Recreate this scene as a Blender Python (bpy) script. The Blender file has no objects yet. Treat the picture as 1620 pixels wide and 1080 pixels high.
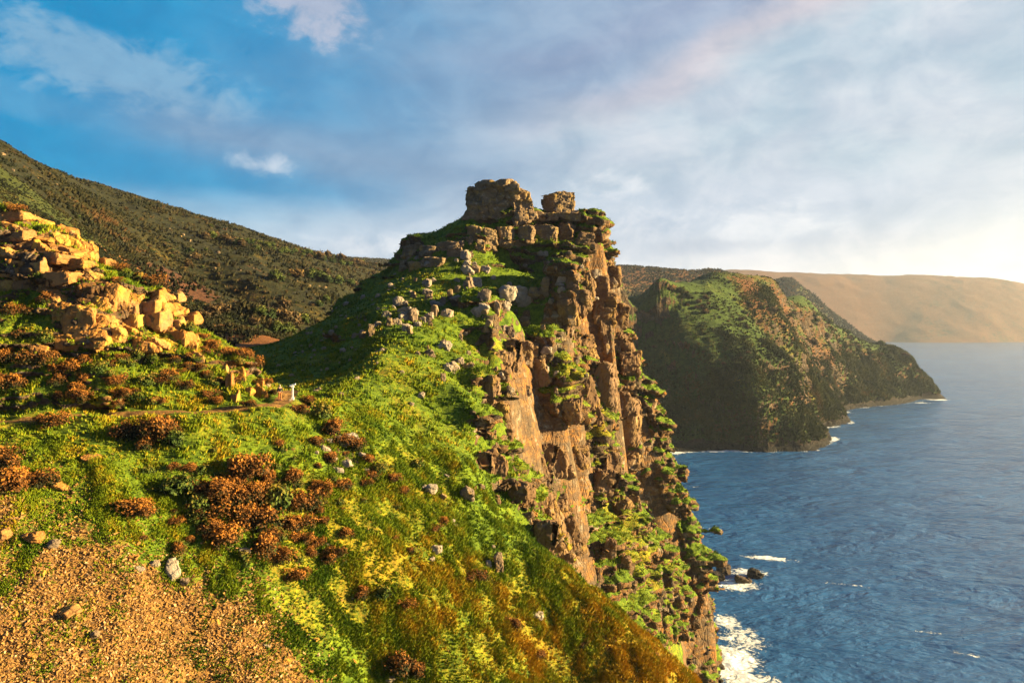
import bpy, bmesh, math, random, time
import numpy as np
from mathutils import Vector, Matrix
T0 = time.time()
sc = bpy.context.scene
R = math.radians
PREVIEW = False

# ------------------------------------------------------------------ camera
F = 1157.0          # focal length in photo pixels
HZ = 508.0          # row of the level line in the photo
CAMZ = 90.0
cam_d = bpy.data.cameras.new('camera'); cam = bpy.data.objects.new('camera', cam_d)
sc.collection.objects.link(cam); sc.camera = cam
cam.location = (0, 0, CAMZ); cam.rotation_euler = (R(90), 0, 0)
cam_d.sensor_width = 36; cam_d.lens = 36 * F / 1620; cam_d.shift_y = -(540 - HZ) / 1620
cam_d.clip_start = 0.5; cam_d.clip_end = 40000

# ------------------------------------------------------------------ light
SUN_AZ, SUN_EL = 88.0, 13.0      # azimuth clockwise from +Y
sv = Vector((math.sin(R(SUN_AZ)) * math.cos(R(SUN_EL)), math.cos(R(SUN_AZ)) * math.cos(R(SUN_EL)), math.sin(R(SUN_EL))))
sun_d = bpy.data.lights.new('sun', 'SUN'); sun = bpy.data.objects.new('sun', sun_d); sc.collection.objects.link(sun)
sun_d.energy = 5.0; sun_d.angle = R(0.6); sun_d.color = (1.0, 0.76, 0.36)
sun.rotation_euler = (-sv).to_track_quat('-Z', 'Y').to_euler()
sun.location = (300, 0, 400)
sc.view_settings.view_transform = 'Standard'; sc.view_settings.look = 'None'
sc.view_settings.exposure = 2.4; sc.view_settings.gamma = 1.0
sc.render.film_transparent = False
sc.cycles.max_bounces = 6; sc.cycles.volume_bounces = 1; sc.cycles.transparent_max_bounces = 4

# ------------------------------------------------------------------ node helper
class NT:
    def __init__(s, tree): s.t = tree; s.n = tree.nodes; s.l = tree.links; s.n.clear()
    def new(s, typ, **kw):
        n = s.n.new(typ)
        for k, v in kw.items(): setattr(n, k, v)
        return n
    def put(s, sock, v):
        if isinstance(v, bpy.types.NodeSocket): s.l.new(v, sock)
        elif v is not None:
            if sock.type == 'RGBA' and not hasattr(v, '__len__'): v = (v, v, v, 1)
            if sock.type == 'RGBA' and len(v) == 3: v = (*v, 1)
            sock.default_value = v
    def m(s, op, a, b=None, c=None, clamp=False):
        n = s.new('ShaderNodeMath', operation=op, use_clamp=clamp)
        s.put(n.inputs[0], a); s.put(n.inputs[1], b); s.put(n.inputs[2], c); return n.outputs[0]
    def vm(s, op, a, b=None):
        n = s.new('ShaderNodeVectorMath', operation=op); s.put(n.inputs[0], a); s.put(n.inputs[1], b); return n.outputs[0]
    def mix(s, f, a, b, blend='MIX'):
        n = s.new('ShaderNodeMix', data_type='RGBA', blend_type=blend); n.clamp_factor = True
        s.put(n.inputs[0], f); s.put(n.inputs[6], a); s.put(n.inputs[7], b); return n.outputs[2]
    def ramp(s, v, lo, hi, smooth=True):
        n = s.new('ShaderNodeMapRange', interpolation_type='SMOOTHSTEP' if smooth else 'LINEAR')
        s.put(n.inputs[0], v); s.put(n.inputs[1], lo); s.put(n.inputs[2], hi); return n.outputs[0]
    def noise(s, vec, scale, detail=4, rough=0.55, dist=0.0, col=False):
        n = s.new('ShaderNodeTexNoise'); s.put(n.inputs['Vector'], vec)
        n.inputs['Scale'].default_value = scale; n.inputs['Detail'].default_value = detail
        n.inputs['Roughness'].default_value = rough; n.inputs['Distortion'].default_value = dist
        return n.outputs['Color' if col else 'Fac']
    def voro(s, vec, scale, feature='F1', out='Distance', rnd=1.0):
        n = s.new('ShaderNodeTexVoronoi', feature=feature); s.put(n.inputs['Vector'], vec)
        n.inputs['Scale'].default_value = scale; n.inputs['Randomness'].default_value = rnd; return n.outputs[out]
    def mapping(s, vec, scale=(1, 1, 1), rot=(0, 0, 0)):
        n = s.new('ShaderNodeMapping'); s.put(n.inputs[0], vec); n.inputs['Scale'].default_value = scale; n.inputs['Rotation'].default_value = rot
        return n.outputs[0]
    def attr(s, name, out='Fac'):
        return s.new('ShaderNodeAttribute', attribute_name=name).outputs[out]
    def bump(s, h, strength, dist, normal=None):
        n = s.new('ShaderNodeBump'); n.inputs['Strength'].default_value = strength; n.inputs['Distance'].default_value = dist
        s.put(n.inputs['Height'], h)
        if normal is not None: s.put(n.inputs['Normal'], normal)
        return n.outputs[0]
def srgb(r, g, b):
    f = lambda c: (c / 255) / 12.92 if c / 255 <= 0.04045 else ((c / 255 + 0.055) / 1.055) ** 2.4
    return (f(r), f(g), f(b), 1)

# ------------------------------------------------------------------ sky
SKY = 0.09
world = bpy.data.worlds.new('World'); sc.world = world; world.use_nodes = True
def build_sky():
    w = NT(world.node_tree)
    out = w.new('ShaderNodeOutputWorld'); bg = w.new('ShaderNodeBackground'); w.l.new(bg.outputs[0], out.inputs[0])
    bg.inputs[1].default_value = SKY
    sky = w.new('ShaderNodeTexSky', sky_type='NISHITA'); sky.sun_disc = False
    sky.sun_elevation = R(SUN_EL); sky.sun_rotation = R(SUN_AZ); sky.altitude = 100
    sky.air_density = 1.3; sky.dust_density = 1.2; sky.ozone_density = 2.5
    tc = w.new('ShaderNodeTexCoord').outputs['Generated']
    d = w.vm('NORMALIZE', tc)
    sp = w.new('ShaderNodeSeparateXYZ'); w.l.new(d, sp.inputs[0]); X, Y, Z = sp.outputs
    az = w.m('ARCTAN2', X, Y); el = w.m('ARCSINE', Z)
    az = w.m('MULTIPLY', az, 57.2958); el = w.m('MULTIPLY', el, 57.2958)      # degrees
    cz = w.m('ADD', w.m('MAXIMUM', Z, 0.0), 0.10)
    pl = w.new('ShaderNodeCombineXYZ'); w.put(pl.inputs[0], w.m('DIVIDE', X, cz)); w.put(pl.inputs[1], w.m('DIVIDE', Y, cz))
    plane = pl.outputs[0]
    ae = w.new('ShaderNodeCombineXYZ'); w.put(ae.inputs[0], az); w.put(ae.inputs[1], el); ae = ae.outputs[0]
    n1 = w.noise(w.mapping(ae, (0.10, 0.19, 1), (0, 0, R(-8))), 1.0, 8, 0.56, 0.25)
    n2 = w.noise(w.mapping(ae, (0.035, 0.16, 1), (0, 0, R(-12))), 1.0, 6, 0.5, 0.3)
    n3 = w.noise(w.mapping(ae, (0.30, 0.5, 1)), 1.0, 8, 0.6, 0.6)
    n4 = w.noise(w.mapping(ae, (0.16, 0.26, 3), (0, 0, R(-30))), 1.0, 7, 0.58, 0.8)
    def blob(a0, e0, ra, re, rot=0, lo=1.15, hi=0.35, warp=0.9, nz=n3):
        da = w.m('SUBTRACT', az, a0); de = w.m('SUBTRACT', el, e0); c, s_ = math.cos(R(rot)), math.sin(R(rot))
        p = w.m('ADD', w.m('MULTIPLY', da, c / ra), w.m('MULTIPLY', de, s_ / ra))
        q = w.m('ADD', w.m('MULTIPLY', da, -s_ / re), w.m('MULTIPLY', de, c / re))
        r = w.m('SQRT', w.m('ADD', w.m('MULTIPLY', p, p), w.m('MULTIPLY', q, q)))
        r = w.m('ADD', r, w.m('MULTIPLY', w.m('SUBTRACT', nz, 0.5), -warp * 2))
        return w.ramp(r, lo, hi)
    k = 1.0 / SKY
    nx = w.m('ADD', w.m('MULTIPLY', n4, 0.62), w.m('MULTIPLY', w.noise(w.mapping(ae, (0.5, 0.8, 1), (0, 0, R(-25))), 1.0, 9, 0.66, 0.5), 0.38))
    C = lambda r, g, b, e=1.0: tuple([c * k * e for c in srgb(r, g, b)[:3]] + [1])
    EX = 2 ** -2.4
    blue = w.mix(1.0, sky.outputs[0], (0.30, 0.80, 1.22, 1), 'MULTIPLY')
    deep = w.mix(w.ramp(az, -55, 25), C(0, 140, 192, EX), C(100, 165, 206, EX))
    col = w.mix(0.96, blue, deep)
    # broad bluish-mauve veil across the middle
    veil = w.mix(w.ramp(az, -20, 35), C(130, 165, 198, EX), C(190, 197, 215, EX))
    vm_ = w.m('MULTIPLY', w.ramp(w.m('ADD', az, w.m('MULTIPLY', n1, 26)), -14, 16), 0.9)
    col = w.mix(vm_, col, veil)
    # right half: pale lit layer below the diagonal band
    diag = w.m('SUBTRACT', el, w.m('ADD', 15.5, w.m('MULTIPLY', w.m('MAXIMUM', w.m('SUBTRACT', az, 4), 0), 0.33)))
    pale = w.mix(w.ramp(n1, 0.35, 0.65), C(186, 205, 220, EX), C(206, 216, 228, EX))
    pm = w.m('MULTIPLY', w.ramp(w.m('ADD', diag, w.m('MULTIPLY', w.m('SUBTRACT', n1, 0.5), 7)), 1.5, -1.8), w.ramp(w.m('ADD', az, w.m('MULTIPLY', n2, 24)), 0, 22))
    col = w.mix(pm, col, pale)
    # pinkish lit edge of the diagonal band
    band = w.m('ABSOLUTE', w.m('ADD', diag, w.m('MULTIPLY', w.m('SUBTRACT', n1, 0.5), 5)))
    bm_ = w.m('MULTIPLY', w.ramp(band, 2.6, 0.0), w.ramp(az, -6, 18))
    col = w.mix(w.m('MULTIPLY', bm_, 0.75), col, C(212, 205, 214, EX))
    dark = w.m('MULTIPLY', w.ramp(w.m('ADD', w.m('ABSOLUTE', w.m('SUBTRACT', diag, 4.0)), w.m('MULTIPLY', n4, 5)), 5.5, 1.5), w.ramp(az, -14, 6))
    col = w.mix(w.m('MULTIPLY', dark, 0.55), col, C(146, 160, 192, EX))
    # top left cumulus wisps
    c1 = blob(-28.5, 16.8, 10.5, 3.0, -14, 1.0, .25, nz=nx, warp=1.9)
    col = w.mix(w.m('MULTIPLY', c1, 0.80), col, C(138, 178, 208, EX))
    c1b = blob(-34, 14.2, 6, 1.5, -10, 1.0, .3, nz=n4, warp=.8); col = w.mix(w.m('MULTIPLY', c1b, 0.25), col, C(140, 180, 210, EX))
    c2 = blob(-15.5, 23.8, 6.6, 4.0, -15, 1.0, .3, nz=nx, warp=1.9)
    col = w.mix(w.m('MULTIPLY', c2, 0.85), col, C(182, 190, 210, EX))
    # grey streak on the left and its lit lower layer
    st = w.m('ADD', w.m('ABSOLUTE', w.m('SUBTRACT', el, w.m('ADD', 11.0, w.m('MULTIPLY', az, -0.10)))), w.m('MULTIPLY', n2, 3.0))
    col = w.mix(w.m('MULTIPLY', w.m('MULTIPLY', w.ramp(st, 4.8, 1.2), w.ramp(az, -34, -22)), w.m('MULTIPLY', w.ramp(az, 8, -6), 0.8)), col, C(140, 168, 198, EX))
    # low pale layer
    lowh = w.m('ADD', el, w.m('MULTIPLY', w.m('SUBTRACT', n2, 0.5), 7))
    lowh = w.m('ADD', lowh, w.m('MULTIPLY', w.m('MAXIMUM', w.m('MULTIPLY', az, -1), 0), 0.05))
    lm = w.ramp(lowh, 11.0, 7.5)
    lowc = w.mix(w.ramp(az, -40, 5), C(160, 200, 224, EX), C(203, 215, 230, EX))
    col = w.mix(w.m('MULTIPLY', lm, 0.9), col, lowc)
    g2 = w.m('MULTIPLY', w.ramp(n2, 0.45, 0.68), w.ramp(el, 9, 4)); col = w.mix(w.m('MULTIPLY', g2, 0.6), col, C(178, 192, 214, EX))
    hz_ = w.m('ADD', el, w.m('MULTIPLY', w.m('SUBTRACT', n1, 0.5), 4))
    col = w.mix(w.m('MULTIPLY', w.ramp(hz_, 7.5, 3.0), 0.9), col, w.mix(w.ramp(az, -10, 28), C(222, 228, 238, EX), C(230, 231, 236, EX)))
    # small bright puffs
    for a0, e0, ra, re in ((-19.3, 11.4, 1.9, 0.75), (8.5, 10.7, 2.6, 0.9), (19, 7.2, 4.0, 1.3), (10, 7.3, 3.6, 1.0), (-9.5, 5.5, 5, 0.9)):
        col = w.mix(w.m('MULTIPLY', blob(a0, e0, ra * 1.3, re * 1.5, 0, 1.0, 0.0, warp=2.2, nz=nx), 0.6), col, C(228, 234, 242, EX))
    col = w.mix(w.m('MULTIPLY', blob(14.5, 5.6, 4.2, 0.9, 0, warp=0.6), 0.6), col, C(182, 196, 215, EX))
    # fine texture
    col = w.mix(1.0, col, w.mix(n3, (0.93, 0.94, 0.95, 1), (1.07, 1.06, 1.05, 1)), 'MULTIPLY')
    col = w.mix(1.0, col, w.mix(n4, (0.80, 0.86, 0.90, 1), (1.16, 1.11, 1.08, 1)), 'MULTIPLY')
    col = w.mix(1.0, col, w.mix(w.ramp(nx, 0.36, 0.64), (0.90, 0.93, 0.96, 1), (1.09, 1.07, 1.05, 1)), 'MULTIPLY')
    nb = w.noise(w.mapping(ae, (0.09, 0.42, 1), (0, 0, R(6))), 1.0, 9, 0.62, 0.7)
    col = w.mix(w.m('MULTIPLY', w.ramp(az, -30, 0), 0.4), col, w.mix(1.0, col, w.mix(w.ramp(nb, 0.3, 0.7), (0.84, 0.88, 0.93, 1), (1.12, 1.09, 1.06, 1)), 'MULTIPLY'))
    # sunset glow low over the sea on the right
    dg = w.m('ADD', w.m('POWER', w.m('DIVIDE', w.m('SUBTRACT', az, 46), 16), 2), w.m('POWER', w.m('DIVIDE', w.m('SUBTRACT', el, 1.5), 6.0), 2))
    glow = w.m('EXPONENT', w.m('MULTIPLY', dg, -1))
    col = w.mix(1.0, col, w.mix(glow, (0, 0, 0, 1), (0.11 * k, 0.08 * k, 0.02 * k, 1)), 'ADD')
    # unseen sky overhead and behind darkened to deeper blue, cutting fill light
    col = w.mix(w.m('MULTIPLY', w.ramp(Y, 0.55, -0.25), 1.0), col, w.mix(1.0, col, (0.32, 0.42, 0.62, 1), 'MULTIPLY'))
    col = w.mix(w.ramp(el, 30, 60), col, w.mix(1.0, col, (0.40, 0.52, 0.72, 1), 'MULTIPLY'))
    hs = w.new('ShaderNodeHueSaturation'); hs.inputs['Saturation'].default_value = 1.06; w.l.new(col, hs.inputs['Color']); col = hs.outputs[0]
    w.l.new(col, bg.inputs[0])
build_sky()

# ------------------------------------------------------------------ numpy noise
rng = np.random.default_rng(7)
_T = rng.random((64, 64, 64)).astype(np.float32)
def vnoise(x, y, z=None):
    x = np.asarray(x, np.float32); y = np.asarray(y, np.float32)
    z = np.zeros_like(x) + 0.37 if z is None else np.asarray(z, np.float32)
    xi = np.floor(x); yi = np.floor(y); zi = np.floor(z)
    fx = x - xi; fy = y - yi; fz = z - zi
    fx = fx * fx * (3 - 2 * fx); fy = fy * fy * (3 - 2 * fy); fz = fz * fz * (3 - 2 * fz)
    xi = xi.astype(np.int32) & 63; yi = yi.astype(np.int32) & 63; zi = zi.astype(np.int32) & 63
    x1 = (xi + 1) & 63; y1 = (yi + 1) & 63; z1 = (zi + 1) & 63
    a = _T[xi, yi, zi] * (1 - fx) + _T[x1, yi, zi] * fx; b = _T[xi, y1, zi] * (1 - fx) + _T[x1, y1, zi] * fx
    c = _T[xi, yi, z1] * (1 - fx) + _T[x1, yi, z1] * fx; d = _T[xi, y1, z1] * (1 - fx) + _T[x1, y1, z1] * fx
    a = a * (1 - fy) + b * fy; c = c * (1 - fy) + d * fy
    return (a * (1 - fz) + c * fz) * 2 - 1
def fbm(x, y, z=None, o=4, g=0.5):
    s = 0; a = 1.0; t = 0
    for i in range(o):
        k = 2.03 ** i
        s = s + a * vnoise(x * k + 17.3 * i, y * k + 5.1 * i, None if z is None else z * k + 9.7 * i); t += a; a *= g
    return s / t
def smooth(e0, e1, x):
    t = np.clip((x - e0) / (e1 - e0), 0, 1); return t * t * (3 - 2 * t)
def hashf(i, j, k, s=0):
    return _T[(i * 7 + k * 3 + s) & 63, (j * 5 + i + s * 11) & 63, (k * 9 + j * 2 + s * 5) & 63]
def blocks(x, y, z, seed=0):
    """nearest jittered cell: returns its random value and the distance between nearest and next cell"""
    xi = np.floor(x).astype(np.int32); yi = np.floor(y).astype(np.int32); zi = np.floor(z).astype(np.int32)
    best = np.full(x.shape, 9.0, np.float32); sec = best.copy(); val = np.zeros(x.shape, np.float32)
    for a in (-1, 0, 1):
        for b in (-1, 0, 1):
            for c in (-1, 0, 1):
                i, j, k = xi + a, yi + b, zi + c
                dx = i + 0.15 + 0.7 * hashf(i, j, k, seed + 1) - x; dy = j + 0.15 + 0.7 * hashf(i, j, k, seed + 2) - y; dz = k + 0.25 + 0.5 * hashf(i, j, k, seed + 3) - z
                d = np.abs(dx) ** 2.6 + np.abs(dy) ** 2.6 + np.abs(dz) ** 2.6
                m = d < best
                sec = np.where(m, best, np.minimum(sec, d)); val = np.where(m, hashf(i, j, k, seed + 4), val); best = np.where(m, d, best)
    return val, sec - best

# ------------------------------------------------------------------ the lie of the land
# (photo column, photo row, distance): surveyed points; then plain (x, y, z) points for ground the photo hides
PP = [
 # below the frame and lower slope
 (-300,1400,36),(0,1400,38),(400,1400,41),(800,1400,46),(-300,1080,47),(0,1080,50),(300,1080,54),(600,1080,59),(900,1080,63),(1108,1080,67),
 (-300,900,53),(0,900,56),(200,900,58),(400,900,60.5),(600,900,64),(750,900,68),(880,888,73),(1000,985,69.5),(950,940,71),(830,848,76.5),
 (-300,780,58),(0,780,61),(200,780,63),(400,780,66),(600,780,71),(700,780,74.5),(780,805,77),
 (-300,720,61),(0,715,63.5),(200,710,66.5),(400,700,71),(520,720,75),(600,720,78.5),(700,730,84),(745,740,85),
 # path shelf
 (-300,680,63),(0,672,66.5),(0,662,69),(150,659,69.5),(150,652,72.3),(300,656,71),(300,649,74),(430,648,75.3),(430,640,79),(455,640,79),(455,631,84),(400,632,82),
 # outcrop above the path
 (-300,600,70),(-300,450,77),(-300,300,82),(0,600,71.5),(0,540,74),(0,450,78),(0,400,80),(0,335,83),(80,352,85),(120,375,85.5),(150,420,84),(60,460,78),(60,540,74.5),(120,600,73.6),
 (150,540,75.2),(150,470,78.5),(200,432,85),(215,480,80),(210,560,77),(250,600,76),(250,520,80),(280,500,82.5),(330,545,83),(330,600,79),(330,635,76),(385,575,83.5),(390,620,80),(425,605,83.5),
 # sunlit grass face
 (490,668,78),(520,640,83),(600,680,82.5),(560,620,90),(620,640,90),(700,660,94),(650,600,98),(600,560,101),(720,600,104),(760,650,99),(770,690,94),(780,600,112),(700,550,112),(640,530,113),
 (760,545,121),(800,560,122),
 # cliff at the right end of the grass face
 (800,640,108),(800,700,97),(795,760,90),(815,800,86),(822,835,83),
 # gully and lower crag
 (850,620,134),(850,700,129),(860,780,128),(845,825,121),(880,560,140),(880,640,146),(900,700,146),(900,780,134),(900,850,122),(950,760,152),(950,850,140),(945,905,134),(1000,800,163),(1000,900,152),
 (1000,960,146),(1050,950,161),(1090,1030,170),(1060,1010,160),(1050,860,172),
 # front of the upper crag
 (640,480,134),(600,520,119),(690,490,132),(700,440,150),(690,465,144),(740,470,144),(740,430,154),(745,400,160),(750,372,164.5),(735,352,168),(700,378,166),(780,470,147),(780,420,158),(800,395,163),(800,352,167),
 (830,520,134),(830,470,150),(850,440,160),(850,400,166.5),(850,350,170),(900,345,173),(900,392,169),(900,440,162),(890,490,157),(890,530,148),(945,440,171),(950,470,169.5),
 (930,500,166),(930,560,158),(940,620,160),(970,430,176),(985,480,177.5),(1000,540,177.5),(965,560,170),(975,620,172),(980,690,174),(930,690,158),
 (1005,600,178.5),(1010,650,178),(1030,650,181),(1050,700,182),(1065,760,183),(1030,760,178),(1080,820,184),(1115,890,186.5),(1100,950,182),(1130,960,188),(1131,1000,190),(1120,1040,192),
 # shaded flank and its skyline
 (640,390,164),(632,420,162),(560,482,150),(600,450,154),(480,532,140),(412,570,130),(540,540,124),(600,480,140),(560,580,104),(500,600,102),(500,560,120),(450,600,102),(440,618,90),(500,632,87),
 (650,430,157),(680,400,161),
 # valley side
 (-300,40,260),(-300,200,200),(-300,330,150),(0,228,290),(0,330,170),(60,262,300),(120,300,320),(200,342,350),(280,362,380),(340,372,400),(430,395,450),(500,410,500),(560,430,540),
 (100,370,210),(200,420,230),(300,440,270),(400,440,320),(480,450,360),(560,462,400),(250,480,210),(300,500,225),(400,490,250),(480,500,280),(540,490,330),(350,545,195),(400,545,200),(430,560,185),(380,520,215),
 (500,405,1300),(560,408,1400),(625,412,1500),(700,420,1600),(560,425,900),(620,430,900),(640,440,600),
 (800,430,1500),(985,421,1500),(1060,430,1500),(1100,436,1500),(900,470,640),(985,470,640),(1030,470,650),(1065,466,668),(1090,462,720),(1120,462,745),(1150,465,765),(1190,468,780),(1225,478,800),(985,475,740),(1060,472,760),(1270,505,860),(1310,530,900),(900,480,900),(985,478,900),(1040,476,900),(1100,472,920),(1150,468,960),(1200,470,1000),(1150,438,1500),(1250,445,1800),
 # middle headland
 (900,445,560),(985,447,590),(1040,449,600),(1080,447,640),(1110,436,680),(1150,431,700),(1190,437,715),(1230,450,730),(1270,470,800),(1300,500,840),(1330,520,865),(1370,542,880),(1410,550,888),(1440,568,886),(1462,595,878),(1478,622,853),
 (1000,480,600),(1080,480,596),(1050,520,580),(1150,520,577),(1010,545,576),(1080,545,560),(1150,575,545),(1200,585,538),(1120,500,590),(1190,500,620),
 (1010,610,548),(1080,640,533),(1150,640,522),(1200,660,514),(1240,690,512),(1070,700,511),(1160,700,510),(1225,600,545),(1245,640,530),(1262,680,516),(1272,705,509),
 (1230,480,670),(1230,540,620),(1270,560,640),(1270,620,585),(1282,670,590),(1300,600,685),(1320,560,785),(1320,630,722),(1360,600,800),(1400,590,838),(1400,630,792),(1440,615,845),(1465,628,845),
 # far headland
 (1220,441,3600),(1300,441,3650),(1440,444,3700),(1560,443,3700),(1620,457,3600),(1690,480,3500),(1780,505,3400),(1150,441,3500),
 (1200,500,3300),(1300,500,3300),(1450,500,3330),(1560,495,3330),(1620,505,3320),(1700,520,3300),(900,430,3600),(600,425,3600),(0,420,3600),(-300,400,3500),
 (-300,430,4600),(0,440,4600),(300,445,4600),(600,445,4600),(900,445,4600),(1150,446,4600),(1300,446,4600),(1440,449,4600),(1560,449,4600),(1620,462,4500),(1700,486,4500),(1800,507,4300),
 (-300,430,5600),(0,445,5600),(300,450,5600),(600,450,5600),(900,450,5600),(1150,450,5600),(1300,451,5600),(1440,453,5600),(1560,453,5600),(1620,466,5600),(1700,490,5600),
 (0,420,1500),(-300,300,1000),(0,330,1000),(200,390,1000),(350,400,1200),(0,425,2200),(300,425,2200),(550,415,2200),(800,436,2200),(985,440,2200),(1090,452,2200),
 (1200,540,3165),(1400,541,3160),(1620,540,3160),(1000,540,3150),(1720,536,3200),
]
WW = [
 (0,195,104),(-15,192,106),(-25,190,100),(12,190,98),(26,186,86),(0,230,62),(30,225,30),(42,205,35),(52,205,5),(57,200,-5),(20,260,15),(50,240,-6),(64,235,-12),(-30,240,70),(-60,230,78),
 (-70,185,80),(-45,170,88),(-90,200,78),(-60,170,80),(0,300,10),(40,300,-10),(-60,300,74),(-120,300,95),(-30,380,40),(30,400,-10),(70,440,-12),(-60,450,70),(0,470,20),(60,500,8),
 (5,100,50),(12,95,38),(10,112,38),(25,105,10),(18,130,32),(30,125,6),(45,120,-8),(32,150,8),(45,150,-8),(43,152,0),(56,170,-10),(48,178,-2),(56,188,-8),(60,198,-10),(75,190,-15),
 (20,64,50),(26,75,38),(40,70,14),(40,55,30),(60,60,0),(30,40,56),(75,80,-12),(60,45,5),(100,70,-15),(100,150,-15),(150,250,-15),(90,260,-15),(300,300,-15),(80,350,-15),(200,450,-15),(110,470,-12),
 (130,495,-10),(170,497,-10),(206,500,-10),(225,520,-10),(250,590,-10),(262,610,-6),(330,700,-12),(350,740,-8),(400,770,-10),(480,800,-10),(520,850,-10),(525,880,-10),(540,940,-12),(500,1000,-12),(440,1060,-12),(400,1150,-12),
 (600,1000,-15),(900,1200,-15),(700,700,-15),(500,600,-15),(1000,2000,-15),(1500,2900,-15),(2400,3000,-15),(700,2400,-15),(500,1600,-15),(800,3000,-15),(2000,2000,-15),(300,2400,20),(3500,3800,-15),(1200,2400,-15),(1450,2400,-15),(800,1600,-15),(1100,1900,-15),(620,1300,-15),(1000,2800,-15),(1800,3000,-15),(450,2900,-15),(3000,3300,-15),
 (-95,88,86),(-70,92,88),(-60,97,86),(-50,98,84),(-42,100,82),(-36,94,82),(-110,110,85),(-80,120,84),(-60,130,82),(-45,125,82),(-150,120,92),
]
PP = np.array(PP, float); WW = np.array(WW, float)
_k = (PP[:, 1] > 740) & (PP[:, 2] < 93)
_f = 0.95 + 0.19 * np.clip((PP[:, 0] - 100) / 900, 0, 1)
PP[:, 2] = np.where(_k, PP[:, 2] * _f, PP[:, 2])
cu = np.concatenate([(PP[:, 0] - 810) / F, WW[:, 0] / WW[:, 1]]); cv = np.log(np.concatenate([PP[:, 2], WW[:, 1]]))
cq = np.concatenate([(HZ - PP[:, 1]) / F, (WW[:, 2] - CAMZ) / WW[:, 1]])
def rbf_fit():
    n = len(cu); d = np.hypot(cu[:, None] - cu, cv[:, None] - cv)
    A = np.zeros((n + 3, n + 3)); A[:n, :n] = -np.sqrt(d * d + 2.5e-4) + 0.0008 * np.eye(n) * -1
    A[:n, n] = 1; A[:n, n + 1] = cu; A[:n, n + 2] = cv; A[n, :n] = 1; A[n + 1, :n] = cu; A[n + 2, :n] = cv
    return np.linalg.solve(A, np.concatenate([cq, [0, 0, 0]]))
wt = rbf_fit()
U0, U1, NU = -1.15, 1.15, 640
V0, V1, NV = math.log(24), math.log(5600), 1300
gu = np.linspace(U0, U1, NU); gv = np.linspace(V0, V1, NV)
Q = np.zeros((NU, NV), np.float32)
for i0 in range(0, NU, 32):
    uu, vv = np.meshgrid(gu[i0:i0 + 32], gv, indexing='ij'); s = wt[-3] + wt[-2] * uu + wt[-1] * vv
    uu = uu.astype(np.float32); vv = vv.astype(np.float32); s = s.astype(np.float64)
    for a, b, c in zip(cu.astype(np.float32), cv.astype(np.float32), wt[:-3]):
        s -= c * np.sqrt((uu - a) ** 2 + (vv - b) ** 2 + np.float32(2.5e-4))
    Q[i0:i0 + 32] = s
def H(x, y):
    x = np.asarray(x, np.float32); y = np.maximum(np.asarray(y, np.float32), 24.5)
    a = np.clip((x / y - U0) / (U1 - U0) * (NU - 1), 0, NU - 1.001); b = np.clip((np.log(y) - V0) / (V1 - V0) * (NV - 1), 0, NV - 1.001)
    i = a.astype(np.int32); j = b.astype(np.int32); fa = a - i; fb = b - j
    q = (Q[i, j] * (1 - fa) + Q[i + 1, j] * fa) * (1 - fb) + (Q[i, j + 1] * (1 - fa) + Q[i + 1, j + 1] * fa) * fb
    z = CAMZ + y * q
    z = np.where((x > 8) & (y > 150) & (y < 230), np.minimum(z, 114.2 - np.maximum(x - 16, 0) * .25), z)
    k = (y > 166) & (y < 206) & (x > 4) & (x < 66)
    if k.any():       # the seaward wall of the crag
        xs, ys = x[k], y[k]; zr = np.interp(xs + 0.9 * vnoise(ys / 6, xs * 0 + 3.3) , [4, 14, 20, 23.1, 26.2, 27.4, 29.2, 30.5, 33.8, 36.9, 39.4, 42.3, 46.9, 49.2, 49.6, 51, 60], [114, 114, 113, 110.5, 102, 94.3, 85, 75.8, 68, 60.5, 51.2, 42, 31, 20.4, 12, -6, -12])
        w = smooth(170, 177, ys) * smooth(204, 190, ys) * smooth(8, 16, xs); z = np.array(z); z[k] = z[k] * (1 - w) + zr * w
    return z
def ray(px, py, y0=30, y1=5000):
    """first ground point seen along a photo pixel"""
    ys = np.exp(np.arange(math.log(y0), math.log(y1), 0.002)); x = (px - 810) / F * ys; z = CAMZ + (HZ - py) / F * ys
    hit = np.nonzero(z < H(x, ys))[0]
    if len(hit) == 0: return None
    i = hit[0]; return Vector((float(x[i]), float(ys[i]), float(H(x[i], ys[i]))))
def slope(x, y, e=1.0):
    return (H(x + e, y) - H(x - e, y)) / (2 * e), (H(x, y + e) - H(x, y - e)) / (2 * e)
print('land', round(time.time() - T0, 1))

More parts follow.
